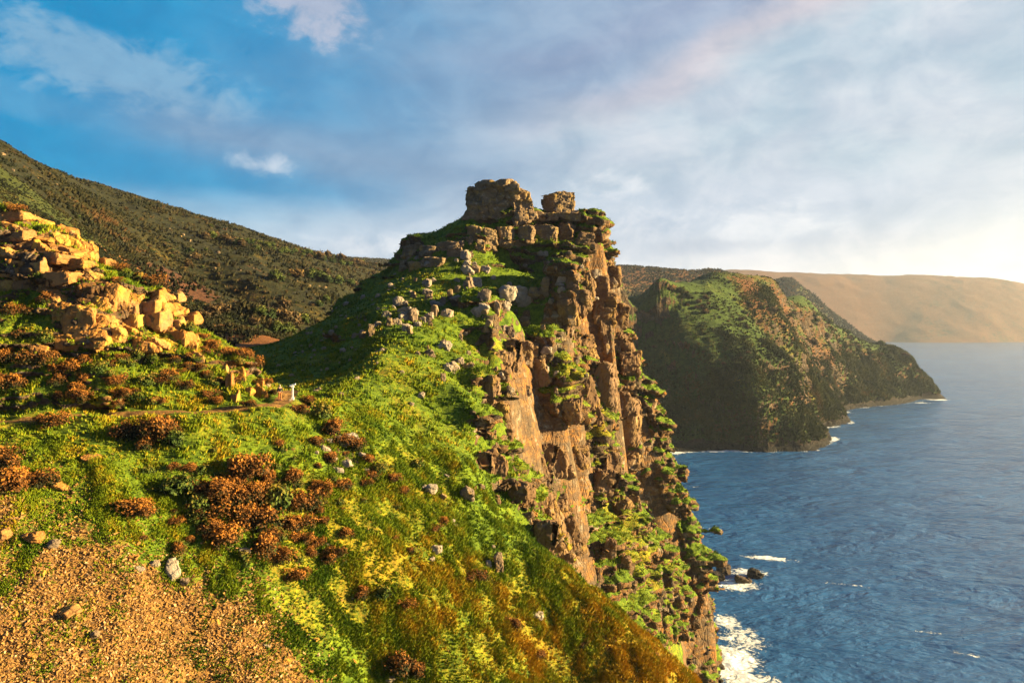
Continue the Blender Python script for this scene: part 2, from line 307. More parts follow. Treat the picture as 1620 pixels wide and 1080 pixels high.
# ------------------------------------------------------------------ mesh helpers
def link(o, parent=None):
    sc.collection.objects.link(o)
    if parent: o.parent = parent
    return o
def np_mesh(name, V, Fq, mats=(), smooth_=True, attrs=None, k=4, midx=None):
    me = bpy.data.meshes.new(name); V = np.ascontiguousarray(V, np.float32); Fq = np.ascontiguousarray(Fq, np.int32)
    me.vertices.add(len(V)); me.vertices.foreach_set('co', V.ravel())
    me.loops.add(Fq.size); me.loops.foreach_set('vertex_index', Fq.ravel())
    me.polygons.add(len(Fq)); me.polygons.foreach_set('loop_start', np.arange(len(Fq), dtype=np.int32) * k)
    me.polygons.foreach_set('loop_total', np.full(len(Fq), k, np.int32))
    me.polygons.foreach_set('use_smooth', np.full(len(Fq), smooth_, bool))
    for m in mats: me.materials.append(m)
    if midx is not None: me.polygons.foreach_set('material_index', midx.astype(np.int32))
    me.update(calc_edges=True)
    for nm, arr in (attrs or {}).items():
        if arr.ndim == 2:
            at = me.color_attributes.new(nm, 'FLOAT_COLOR', 'POINT'); c = np.ones((len(V), 4), np.float32); c[:, :arr.shape[1]] = arr
            at.data.foreach_set('color', c.ravel())
        else:
            at = me.attributes.new(nm, 'FLOAT', 'POINT'); at.data.foreach_set('value', np.ascontiguousarray(arr, np.float32))
    return me
def grid_faces(n, m):
    i, j = np.meshgrid(np.arange(n - 1), np.arange(m - 1), indexing='ij'); a = (i * m + j).ravel()
    return np.stack([a, a + m, a + m + 1, a + 1], 1)
def vnormals(V, Fq):
    a = V[Fq[:, 2]] - V[Fq[:, 0]]; b = V[Fq[:, 3]] - V[Fq[:, 1]]; n = np.cross(a, b)
    N = np.zeros_like(V)
    for c in range(4):
        for ax in range(3): N[:, ax] += np.bincount(Fq[:, c], n[:, ax], len(V))
    return N / (np.linalg.norm(N, axis=1, keepdims=True) + 1e-9)
def lap(V, Fq, it=2, w=0.6):
    cnt = np.bincount(Fq.ravel(), minlength=len(V))[:, None] + 1e-6
    for _ in range(it):
        c = V[Fq].mean(1); S = np.stack([sum(np.bincount(Fq[:, k], c[:, ax], len(V)) for k in range(4)) for ax in range(3)], 1)
        V = V * (1 - w) + w * S / cnt
    return V
def surface_nets(Fd, org, h):
    nx, ny, nz = Fd.shape; s = Fd < 0
    m = np.zeros((nx - 1, ny - 1, nz - 1), np.uint8)
    for a in (0, 1):
        for b in (0, 1):
            for c in (0, 1): m += s[a:nx - 1 + a, b:ny - 1 + b, c:nz - 1 + c]
    I, J, K = np.nonzero((m > 0) & (m < 8)); n = len(I)
    idx = np.full(m.shape, -1, np.int32); idx[I, J, K] = np.arange(n)
    cor = {(a, b, c): Fd[I + a, J + b, K + c] for a in (0, 1) for b in (0, 1) for c in (0, 1)}
    P = np.zeros((n, 3)); W = np.zeros(n); E = []
    for p in cor:
        for ax in range(3):
            if p[ax] == 0:
                q = list(p); q[ax] = 1; E.append((p, tuple(q), ax))
    for p, q, ax in E:
        fp, fq = cor[p], cor[q]; c = (fp < 0) != (fq < 0); t = np.where(c, fp / np.where(c, fp - fq, 1), 0)
        for x in range(3): P[:, x] += np.where(c, p[x] + (t if x == ax else 0), 0)
        W += c
    P = P / W[:, None] + np.stack([I, J, K], 1)
    quads = []
    for ax in range(3):
        sl0 = [slice(None)] * 3; sl1 = [slice(None)] * 3; sl0[ax] = slice(0, -1); sl1[ax] = slice(1, None)
        s0, s1 = s[tuple(sl0)], s[tuple(sl1)]; G = np.stack(np.nonzero(s0 != s1), 1)
        o1, o2 = [a for a in range(3) if a != ax]
        ok = (G[:, o1] > 0) & (G[:, o2] > 0) & (G[:, o1] < Fd.shape[o1] - 1) & (G[:, o2] < Fd.shape[o2] - 1); G = G[ok]
        def cell(d1, d2):
            g = G.copy(); g[:, o1] -= d1; g[:, o2] -= d2; return idx[g[:, 0], g[:, 1], g[:, 2]]
        q = np.stack([cell(1, 1), cell(0, 1), cell(0, 0), cell(1, 0)], 1)
        ins = s[G[:, 0], G[:, 1], G[:, 2]]
        flip = ins if ax != 1 else ~ins
        q[~flip] = q[~flip][:, ::-1]; quads.append(q)
    return P * h + np.array(org), np.concatenate(quads)
def drop_islands(V, Fq):
    lab = np.arange(len(V))
    for _ in range(60):
        m = lab[Fq].min(1); new = lab.copy()
        for c in range(4): np.minimum.at(new, Fq[:, c], m)
        new = new[new]; new = new[new]
        if (new == lab).all(): break
        lab = new
    main = np.bincount(lab[Fq[:, 0]]).argmax()
    return Fq[lab[Fq[:, 0]] == main]
def tag(o, label=None, cat=None, group=None, kind=None):
    if label: o['label'] = label
    if cat: o['category'] = cat
    if group: o['group'] = group
    if kind: o['kind'] = kind
    return o

# ------------------------------------------------------------------ materials
def material(name):
    m = bpy.data.materials.new(name); m.use_nodes = True; w = NT(m.node_tree)
    o = w.new('ShaderNodeOutputMaterial'); b = w.new('ShaderNodeBsdfPrincipled'); w.l.new(b.outputs[0], o.inputs[0])
    b.inputs['Roughness'].default_value = 0.9; b.inputs['Specular IOR Level'].default_value = 0.15
    return m, w, b
def rock_color(w, co, s=1.0):
    big = w.noise(co, 0.09 * s, 5, 0.6, 0.4); mid = w.noise(w.mapping(co, (1, 1, 1.7)), 0.55 * s, 6, 0.65); fine = w.noise(co, 3.1 * s, 5, 0.7)
    c = w.mix(w.ramp(big, 0.35, 0.68), (0.145, 0.100, 0.055, 1), (0.29, 0.125, 0.026, 1))
    c = w.mix(w.ramp(mid, 0.42, 0.62), w.mix(0.72, c, (0.06, 0.045, 0.035, 1)), c)
    c = w.mix(w.m('MULTIPLY', w.ramp(w.noise(co, 0.35 * s, 7, 0.7, 0.5), 0.53, 0.66), 0.75), c, (0.31, 0.25, 0.18, 1))
    c = w.mix(w.m('MULTIPLY', w.ramp(w.noise(co, 0.8 * s, 5, 0.7, 0.2), 0.60, 0.70), 0.45), c, (0.42, 0.27, 0.05, 1))
    c = w.mix(w.ramp(fine, 0.5, 0.30), c, (0.10, 0.075, 0.055, 1))
    return c, mid, fine
def strata(w, co, s=1.0):
    """bedding planes and vertical joints as height"""
    t = w.mapping(co, (0.10 * s, 0.10 * s, 1.15 * s), (R(7), R(-9), 0))
    bed = w.noise(t, 1.6, 5, 0.7, 0.15)
    j = w.voro(w.mapping(co, (0.9 * s, 0.9 * s, 0.28 * s), (R(4), R(5), R(20))), 0.8, 'DISTANCE_TO_EDGE')
    return w.m('ADD', bed, w.m('MULTIPLY', w.ramp(j, 0.0, 0.09), 0.35))
def land_material(name, far=1.0, wet=True, gl=(0.140, 0.200, 0.010, 1), gd=(0.045, 0.085, 0.006, 1), brl=(0.24, 0.095, 0.028, 1), rk=1.0, bump=1.0):
    """far: coarser pattern for distant ground"""
    m, w, b = material(name)
    co = w.new('ShaderNodeTexCoord').outputs['Object']; s = 1.0 / far
    mk = w.new('ShaderNodeSeparateColor'); w.l.new(w.attr('mask', 'Color'), mk.inputs[0]); rock, bracken, bare = mk.outputs[0], mk.outputs[1], mk.outputs[2]
    tint = w.attr('tint')
    a = w.noise(co, 0.11 * s, 6, 0.6, 0.4); f1 = w.noise(co, 0.9 * s, 6, 0.7, 0.3); f2 = w.noise(co, 3.4 * s, 5, 0.75)
    green = w.mix(w.ramp(f1, 0.34, 0.64), gd, gl)
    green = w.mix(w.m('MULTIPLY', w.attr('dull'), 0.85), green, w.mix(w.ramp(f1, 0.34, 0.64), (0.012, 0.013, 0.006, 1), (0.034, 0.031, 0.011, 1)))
    ochre = w.mix(w.ramp(f1, 0.34, 0.66), (0.20, 0.125, 0.012, 1), (0.40, 0.26, 0.018, 1))
    dryf = w.m('ADD', tint, w.m('ADD', w.m('MULTIPLY', w.m('SUBTRACT', a, 0.5), 1.1), w.m('MULTIPLY', w.m('SUBTRACT', f2, 0.5), 1.2)))
    g = w.mix(w.ramp(dryf, 0.25, 0.75), green, ochre)
    g = w.mix(w.ramp(f2, 0.50, 0.30), g, (0.022, 0.040, 0.006, 1))
    br = w.mix(w.ramp(f2, 0.35, 0.6), (0.05, 0.026, 0.014, 1), brl)
    bf = w.m('ADD', bracken, w.m('ADD', w.m('MULTIPLY', w.m('SUBTRACT', a, 0.5), 0.9), w.m('MULTIPLY', w.m('SUBTRACT', f1, 0.5), 1.1)))
    g = w.mix(w.m('MULTIPLY', w.ramp(bf, 0.42, 0.62), w.ramp(bracken, 0.02, 0.15)), g, br)
    rc, mid, fine = rock_color(w, co, s)
    if wet:
        sz = w.new('ShaderNodeSeparateXYZ'); w.l.new(w.new('ShaderNodeNewGeometry').outputs['Position'], sz.inputs[0])
        wz = w.m('ADD', sz.outputs[2], w.m('MULTIPLY', a, 4))
        rc = w.mix(w.ramp(wz, 8.5 * far ** 0.4, 4.0), rc, (0.024, 0.019, 0.016, 1))
    rf = w.m('ADD', rock, w.m('ADD', w.m('MULTIPLY', w.m('SUBTRACT', f1, 0.5), 1.0), w.m('MULTIPLY', w.m('SUBTRACT', f2, 0.5), 0.5)))
    rfm = w.ramp(rf, 0.44, 0.54)
    rc = w.mix(1.0, rc, (rk, rk, rk, 1), 'MULTIPLY')
    c = w.mix(rfm, g, rc)
    # bare ground
    pb = w.voro(co, 3.0 * s, 'F1', 'Color'); ps = w.new('ShaderNodeSeparateColor'); w.l.new(pb, ps.inputs[0])
    bc = w.mix(ps.outputs[0], (0.12, 0.062, 0.022, 1), (0.32, 0.170, 0.045, 1))
    bm = w.ramp(w.m('ADD', bare, w.m('MULTIPLY', w.m('SUBTRACT', f1, 0.5), 0.8)), 0.42, 0.56)
    c = w.mix(w.m('MULTIPLY', bm, w.ramp(bare, 0.02, 0.12)), c, bc)
    w.l.new(c, b.inputs['Base Color'])
    st = strata(w, co, s)
    hgt = w.m('ADD', w.m('MULTIPLY', f2, 0.55), w.m('ADD', w.m('MULTIPLY', w.m('MULTIPLY', st, rfm), 1.9), w.m('MULTIPLY', f1, 0.5)))
    w.l.new(w.bump(hgt, 0.9, 0.55 * far * bump), b.inputs['Normal'])
    return m
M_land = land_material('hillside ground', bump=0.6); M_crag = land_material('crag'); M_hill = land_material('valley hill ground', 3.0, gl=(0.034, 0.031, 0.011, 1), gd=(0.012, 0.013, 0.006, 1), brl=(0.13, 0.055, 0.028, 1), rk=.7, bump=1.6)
M_head = land_material('headland ground', 3.2, gl=(0.058, 0.095, 0.012, 1), gd=(0.026, 0.046, 0.008, 1), brl=(0.17, 0.070, 0.022, 1), rk=.6, bump=1.5); M_far = land_material('far headland ground', 14.0, gl=(0.050, 0.042, 0.010, 1), gd=(0.028, 0.022, 0.010, 1), brl=(0.12, 0.042, 0.008, 1), rk=.7)
def rock_material(name, base, s=1.0, lich=0.5, ochre=0.35):
    m, w, b = material(name)
    co = w.new('ShaderNodeTexCoord').outputs['Object']
    oi = w.new('ShaderNodeObjectInfo').outputs['Random']
    co = w.vm('ADD', co, w.vm('MULTIPLY', w.mix(0.0, (1, 1, 1, 1), (1, 1, 1, 1)), (0, 0, 0)))
    off = w.new('ShaderNodeCombineXYZ'); w.put(off.inputs[0], w.m('MULTIPLY', oi, 50)); w.put(off.inputs[1], w.m('MULTIPLY', oi, 31))
    co = w.vm('ADD', co, off.outputs[0])
    n = w.noise(co, 1.1 * s, 7, 0.68, 0.3); f = w.noise(co, 5.0 * s, 6, 0.7)
    c = w.mix(w.ramp(n, 0.3, 0.7), tuple([v * 0.55 for v in base[:3]] + [1]), base)
    c = w.mix(w.m('MULTIPLY', w.ramp(w.noise(co, 1.9 * s, 6, 0.7, 0.6), 0.55, 0.66), lich), c, (0.50, 0.43, 0.34, 1))
    c = w.mix(w.m('MULTIPLY', w.ramp(w.noise(co, 0.8 * s, 6, 0.7, 0.6), 0.5, 0.62), ochre), c, (0.50, 0.30, 0.04, 1))
    c = w.mix(w.ramp(f, 0.44, 0.28), c, (0.09, 0.065, 0.045, 1))
    c = w.mix(w.m('MULTIPLY', w.m('SUBTRACT', oi, 0.5), 0.7), c, (0.2, 0.13, 0.08, 1))
    w.l.new(c, b.inputs['Base Color'])
    bed = w.noise(w.mapping(co, (0.5 * s, 0.5 * s, 3.4 * s)), 1.6, 6, 0.7, 0.2)
    w.l.new(w.bump(w.m('ADD', w.m('MULTIPLY', bed, 1.0), w.m('MULTIPLY', f, 0.4)), 0.9, 0.25 / s), b.inputs['Normal'])
    return m
M_rock = rock_material('grey tan boulder', (0.21, 0.15, 0.10, 1), lich=0.35)
M_pale = rock_material('pale lichened boulder', (0.33, 0.27, 0.21, 1), lich=0.4, ochre=0.15)
M_slab = rock_material('ochre slab', (0.38, 0.175, 0.042, 1), s=0.9, lich=0.12, ochre=0.7)
M_tor = rock_material('summit rock', (0.26, 0.175, 0.095, 1), s=0.45, lich=0.35, ochre=0.4)
M_cragrock = rock_material('sea cliff rock', (0.165, 0.095, 0.048, 1), s=0.8, lich=0.22, ochre=0.25)
M_wetrock = rock_material('wet sea rock', (0.045, 0.035, 0.028, 1), s=0.6, lich=0.0, ochre=0.05)
def leaf_material(name, a, b_, c_, s=1.0, trans=0.25):
    m, w, b = material(name)
    t = w.attr('leaf'); co = w.new('ShaderNodeTexCoord').outputs['Object']; oi = w.new('ShaderNodeObjectInfo').outputs['Random']
    n = w.noise(co, 1.6 * s, 3, 0.6)
    f = w.m('ADD', t, w.m('ADD', w.m('MULTIPLY', w.m('SUBTRACT', n, 0.5), 1.3), w.m('MULTIPLY', w.m('SUBTRACT', oi, 0.5), 0.35)))
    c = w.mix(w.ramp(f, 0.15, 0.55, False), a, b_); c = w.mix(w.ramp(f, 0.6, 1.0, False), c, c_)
    w.l.new(c, b.inputs['Base Color']); b.inputs['Roughness'].default_value = 0.75
    return m
M_gorse = leaf_material('rust gorse', (0.016, 0.022, 0.006, 1), (0.125, 0.047, 0.010, 1), (0.33, 0.130, 0.018, 1))
M_gorse_g = leaf_material('green gorse', (0.018, 0.038, 0.006, 1), (0.060, 0.085, 0.010, 1), (0.20, 0.13, 0.02, 1))
M_tree = leaf_material('tree foliage', (0.018, 0.032, 0.008, 1), (0.045, 0.065, 0.012, 1), (0.11, 0.115, 0.02, 1), 0.4)
M_brush = leaf_material('autumn foliage', (0.028, 0.022, 0.010, 1), (0.085, 0.050, 0.020, 1), (0.16, 0.10, 0.03, 1), 0.4)
M_grass = leaf_material('grass blades', (0.040, 0.095, 0.005, 1), (0.170, 0.220, 0.008, 1), (0.42, 0.25, 0.014, 1), 0.02)
def plain(name, col, rough=0.8, nz=6.0, var=0.25):
    m, w, b = material(name); co = w.new('ShaderNodeTexCoord').outputs['Object']
    n = w.noise(co, nz, 4, 0.6); w.l.new(w.mix(w.ramp(n, 0.3, 0.7), tuple([v * (1 - var) for v in col[:3]] + [1]), col), b.inputs['Base Color'])
    b.inputs['Roughness'].default_value = rough; return m
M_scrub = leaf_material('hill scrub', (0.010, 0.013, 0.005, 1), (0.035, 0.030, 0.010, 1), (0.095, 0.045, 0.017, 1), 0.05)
M_headscrub = leaf_material('headland scrub', (0.018, 0.028, 0.006, 1), (0.062, 0.068, 0.012, 1), (0.17, 0.090, 0.022, 1), 0.05)
M_bark = plain('bark', (0.06, 0.045, 0.032, 1))
def scree_material():
    m, w, b = material('scree stone'); t = w.attr('leaf')
    c = w.mix(w.ramp(t, 0.0, 0.55, False), (0.085, 0.045, 0.018, 1), (0.30, 0.155, 0.045, 1)); c = w.mix(w.ramp(t, 0.8, 1.0, False), c, (0.42, 0.28, 0.15, 1))
    w.l.new(c, b.inputs['Base Color']); return m
M_scree = scree_material()
def sea_material():
    m, w, b = material('sea water'); co = w.new('ShaderNodeTexCoord').outputs['Object']
    foam = w.attr('foam'); 
    big = w.noise(w.mapping(co, (1, 1, 1), (0, 0, R(25))), 0.006, 4, 0.5, 0.5)
    body = w.mix(w.ramp(big, 0.3, 0.7), (0.014, 0.074, 0.205, 1), (0.022, 0.100, 0.255, 1))
    n1 = w.noise(co, 0.22, 9, 0.72, 1.6); n2 = w.noise(co, 0.9, 6, 0.75, 0.8)
    fz = w.m('ADD', foam, w.m('ADD', w.m('MULTIPLY', w.m('SUBTRACT', n1, 0.5), 1.9), w.m('MULTIPLY', w.m('SUBTRACT', n2, 0.5), 0.8)))
    fm = w.m('MULTIPLY', w.ramp(fz, 0.50, 0.72), w.ramp(foam, 0.02, 0.15))
    # scattered small whitecaps
    wc = w.noise(w.mapping(co, (0.030, 0.10, 1), (0, 0, R(-20))), 1.0, 8, 0.74, 0.4)
    wm = w.m('MULTIPLY', w.ramp(wc, 0.705, 0.76), 0.45)
    fm2 = w.m('MAXIMUM', fm, wm)
    c = w.mix(fm2, body, (0.78, 0.80, 0.82, 1)); w.l.new(c, b.inputs['Base Color'])
    w.l.new(w.m('ADD', 0.20, w.m('MULTIPLY', fm2, 0.6)), b.inputs['Roughness']); b.inputs['IOR'].default_value = 1.33; b.inputs['Specular IOR Level'].default_value = 0.5
    r1 = w.noise(w.mapping(co, (0.5, 1.0, 1), (0, 0, R(-22))), 0.22, 7, 0.62, 0.6)
    r2 = w.noise(w.mapping(co, (0.5, 1.0, 1), (0, 0, R(-35))), 0.045, 6, 0.6, 0.4)
    h = w.m('ADD', w.m('MULTIPLY', r1, 1.0), w.m('MULTIPLY', r2, 4.0))
    h = w.m('ADD', h, w.m('MULTIPLY', fm, 0.3))
    w.l.new(w.bump(h, 0.85, 1.6), b.inputs['Normal'])
    return m
M_sea = sea_material()

# ------------------------------------------------------------------ ground masks (world space patches)
def gp(px, py, rx, ry=None, rot=0.0, amp=1.0, back=None):
    p = ray(px, py) if back is None else Vector(((px - 810) / F * back, back, 0))
    return (p.x, p.y, rx, ry or rx, rot, amp)
def patches(x, y, L):
    s = np.zeros(x.shape, np.float32)
    for (a, b, rx, ry, rot, amp) in L:
        c, n = math.cos(R(rot)), math.sin(R(rot)); dx = x - a; dy = y - b
        d = ((dx * c + dy * n) / rx) ** 2 + ((-dx * n + dy * c) / ry) ** 2
        s = np.maximum(s, amp * np.exp(-d))
    return s
BARE = [gp(0, 1000, 9, 8), gp(150, 1040, 8, 7), gp(330, 1060, 6.5, 5), gp(60, 930, 7, 4.5, 0, .9), gp(200, 950, 6, 4, 0, .9), gp(440, 1078, 4, 2.5), gp(-150, 1000, 12, 9)]
BRACK = [gp(235, 440, 14, 18, 0, 1.1), gp(285, 450, 14, 20, 0, 1.1), gp(395, 540, 20, 26, 0, 1.0), gp(350, 530, 14, 14, 0, .8), (-190, 300, 70, 90, 0, .34), (-120, 330, 60, 80, 0, .36), 
         gp(1260, 520, 40, 60, 0, .7), gp(1300, 560, 45, 45, 0, .7), gp(1200, 470, 40, 60, 0, .6), gp(1380, 570, 50, 40, 0, .5), (300, 3600, 4000, 1400, 0, .85), (300, 1600, 600, 450, 0, 1.0), gp(860, 900, 2, 10, 30, .45), gp(950, 985, 2, 9, 30, .5), gp(1040, 1050, 3, 8, 20, .5)]
ROCKY = [gp(150, 480, 5, 5), gp(60, 400, 8, 6), gp(190, 500, 5, 5, 0, .9), gp(260, 490, 5, 5, 0, .8), gp(-100, 450, 12, 10), gp(110, 460, 5, 4),
         gp(560, 520, 7, 9, 0, .5), gp(640, 495, 6, 8, 0, .6), gp(760, 460, 9, 9, 0, .45), gp(840, 480, 8, 6, 0, .5), gp(540, 715, 2.2, 1.6, 0, .8)]
DRY = [gp(900, 880, 9, 14, 30, 1.0), gp(700, 1000, 12, 10, 0, .6), gp(1050, 1040, 10, 12, 0, 1.0), gp(850, 1040, 8, 8, 0, .7), gp(850, 700, 12, 15, 0, .35), gp(1300, 600, 90, 90, 0, .3), gp(700, 780, 6, 6, 0, .5), gp(60, 560, 12, 8, 0, .5),
       gp(0, 900, 12, 8, 0, .5), gp(780, 540, 10, 10, 0, .3), gp(950, 960, 6, 10, 30, .8), gp(100, 400, 60, 80, 0, .35), gp(1000, 900, 14, 12, 0, .4), gp(400, 880, 5, 5, 0, .35)]
def gp3(px, py, r, amp=1.0):
    p = ray(px, py); return (p.x, p.y, p.z, r, amp)
GREEN = [gp3(*a) for a in ((60, 610, 4.5), (150, 615, 4), (250, 625, 4), (20, 640, 5), (330, 650, 3), (-60, 600, 6), (100, 580, 2.5), (60, 470, 2.2), (20, 560, 4), (240, 570, 2.5), (100, 455, 1.6), (320, 590, 2.5), (-100, 640, 6), (40, 520, 3),
         (1070, 880, 9), (1000, 740, 8), (900, 700, 7), (850, 500, 5), (800, 425, 7), (880, 425, 7), (930, 500, 5), (1010, 640, 6), (870, 660, 5), (960, 820, 7), (900, 600, 4), (1040, 800, 6), (790, 470, 5), (890, 350, 4), (820, 345, 4), (840, 530, 4), (930, 640, 3.5), (1020, 930, 6), (880, 780, 5), (700, 450, 8), (660, 430, 6))]
def patches3(x, y, z, L):
    s = np.zeros(x.shape, np.float32)
    for a, b, c, r, amp in L: s = np.maximum(s, amp * np.exp(-((x - a) ** 2 + (y - b) ** 2 + (z - c) ** 2) / r ** 2))
    return s
PATHL = [Vector(((px - 810) / F * d, d)) for px, d in ((-300, 64), (0, 67.5), (150, 70.8), (300, 72.6), (430, 77), (447, 81), (452, 84), (462, 92))]
def path_mask(x, y, wd=0.8):
    d = np.full(x.shape, 99.0, np.float32)
    for a, b in zip(PATHL[:-1], PATHL[1:]):
        ab = b - a; t = np.clip(((x - a.x) * ab.x + (y - a.y) * ab.y) / ab.dot(ab), 0, 1)
        d = np.minimum(d, np.hypot(x - a.x - t * ab.x, y - a.y - t * ab.y))
    return d
def masks(V, N, far=1.0, rk=(0.40, 0.56)):
    x, y, z = V[:, 0], V[:, 1], V[:, 2]
    n = fbm(x / (9 * far), y / (9 * far), z / (9 * far), 4); n2 = fbm(x / (2.6 * far), y / (2.6 * far), z / (2.6 * far), 3)
    rock = smooth(rk[1], rk[0], N[:, 2] + n * (0.22 if far == 1.0 else 0.12) + n2 * 0.14)
    rock = np.maximum(rock, patches(x, y, ROCKY) * (0.75 + 0.5 * n2))
    bare = patches(x, y, BARE); pm = path_mask(x, y)
    bare = np.maximum(bare * (1 + 0.7 * n2 + 0.9 * n), smooth(1.25, 0.75, pm + 0.25 * n2))
    rock = rock * smooth(0.8, 2.0, pm)
    if far == 1.0: rock = rock * (1 - 0.8 * smooth(0.25, 0.75, patches3(x, y, z, GREEN) + 0.35 * n2) * smooth(0.12, 0.45, N[:, 2])); rock = np.clip(rock - 0.30 * smooth(0.05, 0.5, n) , 0, 1)
    if 2 < far < 4: rock = np.maximum(rock, smooth(10, 5, z + 4 * n2))
    br = patches(x, y, BRACK); dry = patches(x, y, DRY)
    return np.stack([rock, br, bare], 1), np.clip(0.12 + 0.55 * dry + 0.25 * n, 0, 1)

# ------------------------------------------------------------------ terrain meshes
CB = (-74.0, 74.0, 86.0, 214.0)           # finely meshed box of the castle crag
OB = (-74.0, -20.0, 65.5, 92.0)           # and of the outcrop above the path
def inbox(x, y, B, m):
    return smooth(0, m, np.minimum(np.minimum(x - B[0], B[1] - x), np.minimum(y - B[2], B[3] - y)))
PATHZ = 80.9
def flatten(x, y, z):
    """cut the path shelf into the slope"""
    d = path_mask(x, y); k = smooth(2.6, 0.9, d)
    # level of the path along its course
    t = smooth(60, 90, y); lvl = 80.75 + 0.6 * t
    lo = np.clip(z, lvl - 0.12, lvl + 0.12)
    return z * (1 - k) + lo * k
def detail(x, y, far=1.0):
    return 0.55 * far * fbm(x / (4.5 * far), y / (4.5 * far), o=3) + 0.20 * far * fbm(x / (0.9 * far), y / (0.9 * far), o=3, g=0.6)
def polar(name, u0, u1, nu, v0, v1, nv, mat, far=1.0, sink=False, rough=1.0, rk=(0.40, 0.56), drop=-2.5, blk=0.0):
    u, v = np.meshgrid(np.linspace(u0, u1, nu), np.linspace(v0, v1, nv), indexing='ij'); y = np.exp(v).ravel(); x = u.ravel() * y
    z = H(x, y)
    gx, gy = slope(x, y, 0.8 * far); g = np.hypot(gx, gy)
    amp = rough * (0.8 + 1.2 * smooth(0.8, 1.6, g))
    z = z + detail(x, y, far) * amp
    if 2 < far < 4: z = z + smooth(2, 12, z) * (1 - 0.8 * smooth(0.28, 0.18, x / y) * (x > 60)) * (3.2 * fbm(x / 42, y / 42, o=3) + 2.6 * (0.5 - np.abs(fbm(x / 26 + 9, y / 26, o=2)) * 2)) * smooth(240, 300, y)
    if far > 4: z = z + smooth(5, 60, z) * 12 * (0.4 - np.abs(fbm(x / 330, y / 700, o=4)) * 2)
    if far == 1.0: z = z + 0.30 * smooth(30, 45, y) * fbm(x / 1.3, y / 1.3, o=2)
    if far == 1.0: z = flatten(x, y, z)
    if sink:
        z = z - 4.0 * inbox(x, y, CB, 3.0) - 3.0 * inbox(x, y, OB, 2.0)
    V = np.stack([x, y, z], 1); Fq = grid_faces(nu, nv)
    Fq = Fq[V[Fq][:, :, 2].max(1) > drop]
    if blk:
        N = vnormals(V, Fq); st = smooth(0.72, 0.5, N[:, 2])[:, None]; Nh = N.copy(); Nh[:, 2] *= 0.3
        a, _ = blocks(x / (7 * far), y / (7 * far), z / (4 * far)); b, _ = blocks(x / (2.2 * far), y / (2.2 * far), z / (2.6 * far), 3)
        c = 1 - np.abs(fbm(x / (22 * far), y / (22 * far), z / (20 * far), 4)) * 2.4
        V = V + Nh * st * (blk * far * ((a - .5) * 1.6 + (b - .5) * .8 - c * 2.2))[:, None]
        z = V[:, 2]
    N = vnormals(V, Fq)
    mk, ti = masks(V, N, far, rk)
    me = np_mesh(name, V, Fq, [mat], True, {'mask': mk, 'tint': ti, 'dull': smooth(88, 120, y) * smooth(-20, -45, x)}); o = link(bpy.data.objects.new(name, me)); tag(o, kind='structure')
    return o, V, Fq, N, mk
